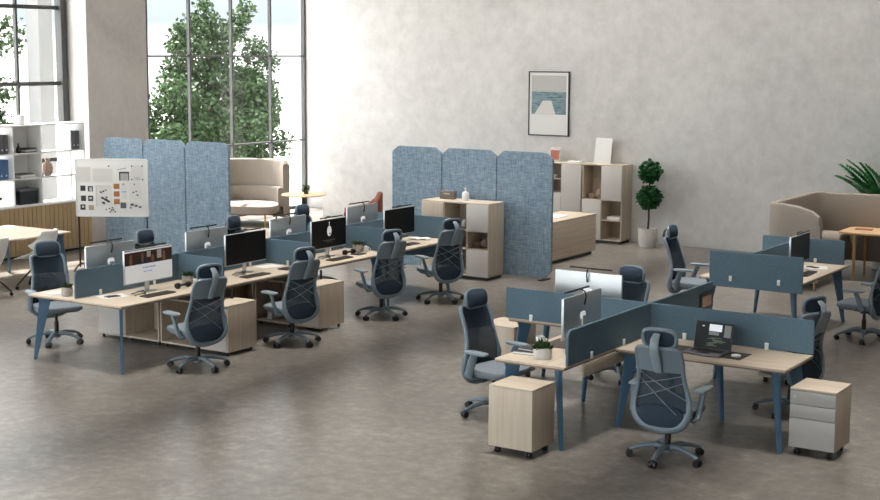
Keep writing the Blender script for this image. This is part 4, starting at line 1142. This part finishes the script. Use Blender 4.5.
# ------------------------------------------------------------------ pinboard on wheels
A = Vector((-16.70, 15.36, 0)); B = Vector((-15.765, 15.96, 0)); dirb = (B-A).normalized(); mid = (A+B)/2
pb = thing('pinboard', 'white wheeled pinboard covered in photos and notes', 'whiteboard', (mid.x, mid.y, 0), math.degrees(math.atan2(dirb.y, dirb.x)))
W2 = (B-A).length/2; z0, z1 = .875, 1.755
MB().bx(-W2, W2, -.012, .012, z0, z1, .004).build('board', 'white', pb)
e = MB()
for s_ in (-1, 1): e.bx(s_*W2-.012, s_*W2+.012, -.018, .018, z0, z1, .003)
e.bx(-W2, W2, -.018, .018, z1-.012, z1+.012, .003).bx(-W2, W2, -.018, .018, z0-.012, z0+.012, .003); e.build('border', 'purewhite', pb)
for s_ in (-1, 1):
    lg = MB().cyl((s_*(W2-.02), .03, .06), (s_*(W2-.02), .03, z1-.1), .014, .014, 10).tube([(s_*(W2-.02), -.28, .07), (s_*(W2-.02), .03, .12), (s_*(W2-.02), .34, .07)], .014, 8).build('leg', 'black', pb)
    for y in (-.28, .34): MB().cyl((s_*(W2-.02)-.012, y, .035), (s_*(W2-.02)+.012, y, .035), .035, .035, 14).build('caster', 'black', lg)
def note(nm, mat, u0, v0, u1, v1, d=0):   # coordinates on the board, pixels of the 625x500 crop
    x0 = -W2+(u0-98)/450*2*W2; x1 = -W2+(u1-98)/450*2*W2; q1 = z1-(v0-65)/352*(z1-z0); q0 = z1-(v1-65)/352*(z1-z0)
    return MB().bx(x0, x1, -.0145-d, -.0118, q0, q1, 0).build(nm, mat, pb)
for u, v in ((125, 227), (172, 230), (127, 290), (172, 290), (122, 345)): note('photo', 'black' if (u+v) % 3 else 'gun', u, v, u+32, v+34)
note('photo', 'clay', 175, 350, 207, 380); note('photo', 'papergrey', 182, 238, 198, 262, .001); note('photo', 'papergrey', 180, 300, 196, 312, .001); note('photo', 'papergrey', 132, 352, 146, 366, .001)
note('paper_note', 'paper', 225, 230, 325, 355)
note('border_tape', 'pot', 222, 230, 228, 355); note('border_tape', 'pot', 222, 227, 318, 232)
pbm = MB()
for (u, v, r_s) in ((255, 268, .022), (270, 262, .02), (285, 255, .016), (265, 305, .03), (285, 315, .034), (300, 325, .03), (270, 335, .03), (290, 300, .02)):
    x = -W2+(u-98)/450*2*W2; z = z1-(v-65)/352*(z1-z0); pbm.sup((x, -.0160, z), (r_s*2, .002, r_s*1.3), 1, 1, 12, 6, rot=RY(25))
tag(pbm.build('ink_marks', 'gun', pb), kind='stuff')
for v in (215, 262, 310): note('card', 'cork', 335, v, 372, v+33)
note('paper_note', 'paper', 385, 215, 415, 310); note('strip', 'texton', 385, 262, 415, 268, .001); note('photo', 'binder', 376, 332, 412, 368)
note('photo', 'gun', 372, 140, 435, 195); note('photo', 'skypic', 380, 150, 430, 195, .001)
note('paper_note', 'paper', 432, 210, 508, 310); note('paper_note', 'paper', 108, 110, 190, 205); note('paper_note', 'paper', 205, 120, 330, 205)
note('paper_note', 'paper', 448, 100, 522, 195); note('tape', 'pot', 470, 172, 505, 190, .001)
pm = MB()
for (u, v, r_s) in ((460, 268, .02), (478, 262, .016), (485, 285, .02), (450, 345, .035), (475, 352, .03), (500, 360, .025), (440, 365, .02)):
    x = -W2+(u-98)/450*2*W2; z = z1-(v-65)/352*(z1-z0); pm.sup((x, -.0160, z), (r_s*1.8, .002, r_s*1.3), 1, 1, 12, 6)
tag(pm.build('ink_marks', 'binder', pb), kind='stuff')
for u, v in ((285, 376), (305, 370), (318, 380), (325, 365), (310, 392), (342, 390), (330, 378), (307, 105), (397, 217), (467, 217), (518, 104), (453, 104), (520, 188), (452, 188)):
    x = -W2+(u-98)/450*2*W2; z = z1-(v-65)/352*(z1-z0)
    MB().cyl((x, -.012, z), (x, -.022, z), .011, .011, 10).build('magnet', 'black', pb)
tx = MB()
for i, wd in enumerate((.03, .02, .04, .03)):
    x = -W2+(362-98)/450*2*W2+i*.036; z = z1-(128-i*3-65)/352*(z1-z0); tx.bx(x, x+.028, -.0135, -.0118, z, z+.008, 0)
tx.build('handwriting', 'gun', pb)

# ------------------------------------------------------------------ light
w = bpy.data.worlds.new('sky'); SC.world = w; w.use_nodes = True
nt = w.node_tree; bg = nt.nodes['Background']
tc = nt.nodes.new('ShaderNodeTexCoord'); sx = nt.nodes.new('ShaderNodeSeparateXYZ'); cr = nt.nodes.new('ShaderNodeValToRGB')
nt.links.new(tc.outputs['Generated'], sx.inputs[0]); nt.links.new(sx.outputs['Z'], cr.inputs[0])
e = cr.color_ramp.elements
e[0].position = 0; e[0].color = (.42, .42, .42, 1)
e[1].position = 1; e[1].color = (.95, .98, 1, 1)
for p, c in ((.003, (.42, .42, .42, 1)), (.018, (.175, .20, .21, 1)), (.15, (.30, .33, .34, 1)), (.5, (.7, .74, .77, 1))):
    k = e.new(p); k.color = c
# sky boosted behind and left of the viewer, added to light faces turned there
dp = nt.nodes.new('ShaderNodeVectorMath'); dp.operation = 'DOT_PRODUCT'; dp.inputs[1].default_value = (-.35, -.90, .25)
nt.links.new(tc.outputs['Generated'], dp.inputs[0])
mr = nt.nodes.new('ShaderNodeMapRange'); mr.inputs['From Min'].default_value = .0; mr.inputs['From Max'].default_value = 1; mr.inputs['To Min'].default_value = 1.0; mr.inputs['To Max'].default_value = 2.7
nt.links.new(dp.outputs['Value'], mr.inputs['Value'])
ml = nt.nodes.new('ShaderNodeMath'); ml.operation = 'MULTIPLY'; ml.inputs[1].default_value = 5.0
nt.links.new(mr.outputs[0], ml.inputs[0]); nt.links.new(ml.outputs[0], bg.inputs[1])
nt.links.new(cr.outputs[0], bg.inputs[0])
def area(name, loc, sx_, sy_, power, col=(1, .97, .93), rot=(0, 0, 0), spread=180):
    d = bpy.data.lights.new(name, 'AREA'); d.shape = 'RECTANGLE'; d.size = sx_; d.size_y = sy_; d.energy = power; d.color = col; d.spread = math.radians(spread)
    o = bpy.data.objects.new(name, d); COL.objects.link(o); o.location = loc; o.rotation_euler = rot; return o
# rows of louvred ceiling panels: light falls steeply
for lx in (-16.0, -11.5, -7.0, -2.5):
    area('ceiling_panel', (lx, 12.5, 6.75), 3.6, 22, 265, spread=15)
area('wall_fill_lamp', (-11.0, 17.0, 5.6), 10, .5, 150, rot=(math.radians(32), 0, 0))  # unseen hanging lamp, added and tilted to brighten the back wall
for y0, y1 in wins:
    o = area('window_portal', (GX-.02, (y0+y1)/2, 3.2), 6.2, y1-y0, 1, rot=(0, -PI/2, 0)); o.data.cycles.is_portal = True
for x0, x1 in ((-18, -10.5), (-9, -1)):
    o = area('window_portal', ((x0+x1)/2, YF-.15, 3.3), x1-x0, 5.8, 1, rot=(PI/2, 0, 0)); o.data.cycles.is_portal = True
sd_ = bpy.data.lights.new('sun', 'SUN'); sd_.energy = 20; sd_.angle = math.radians(1.0); sd_.color = (1, .96, .9)
so = bpy.data.objects.new('sun', sd_); COL.objects.link(so)
dv = Vector((.40, -.10, -.91)); so.rotation_euler = dv.to_track_quat('-Z', 'Y').to_euler()

vs = SC.view_settings
SC.display_settings.display_device = 'sRGB'
vs.view_transform = 'Standard'; vs.look = 'None'; vs.gamma = 1; vs.use_curve_mapping = False; vs.exposure = 0.0
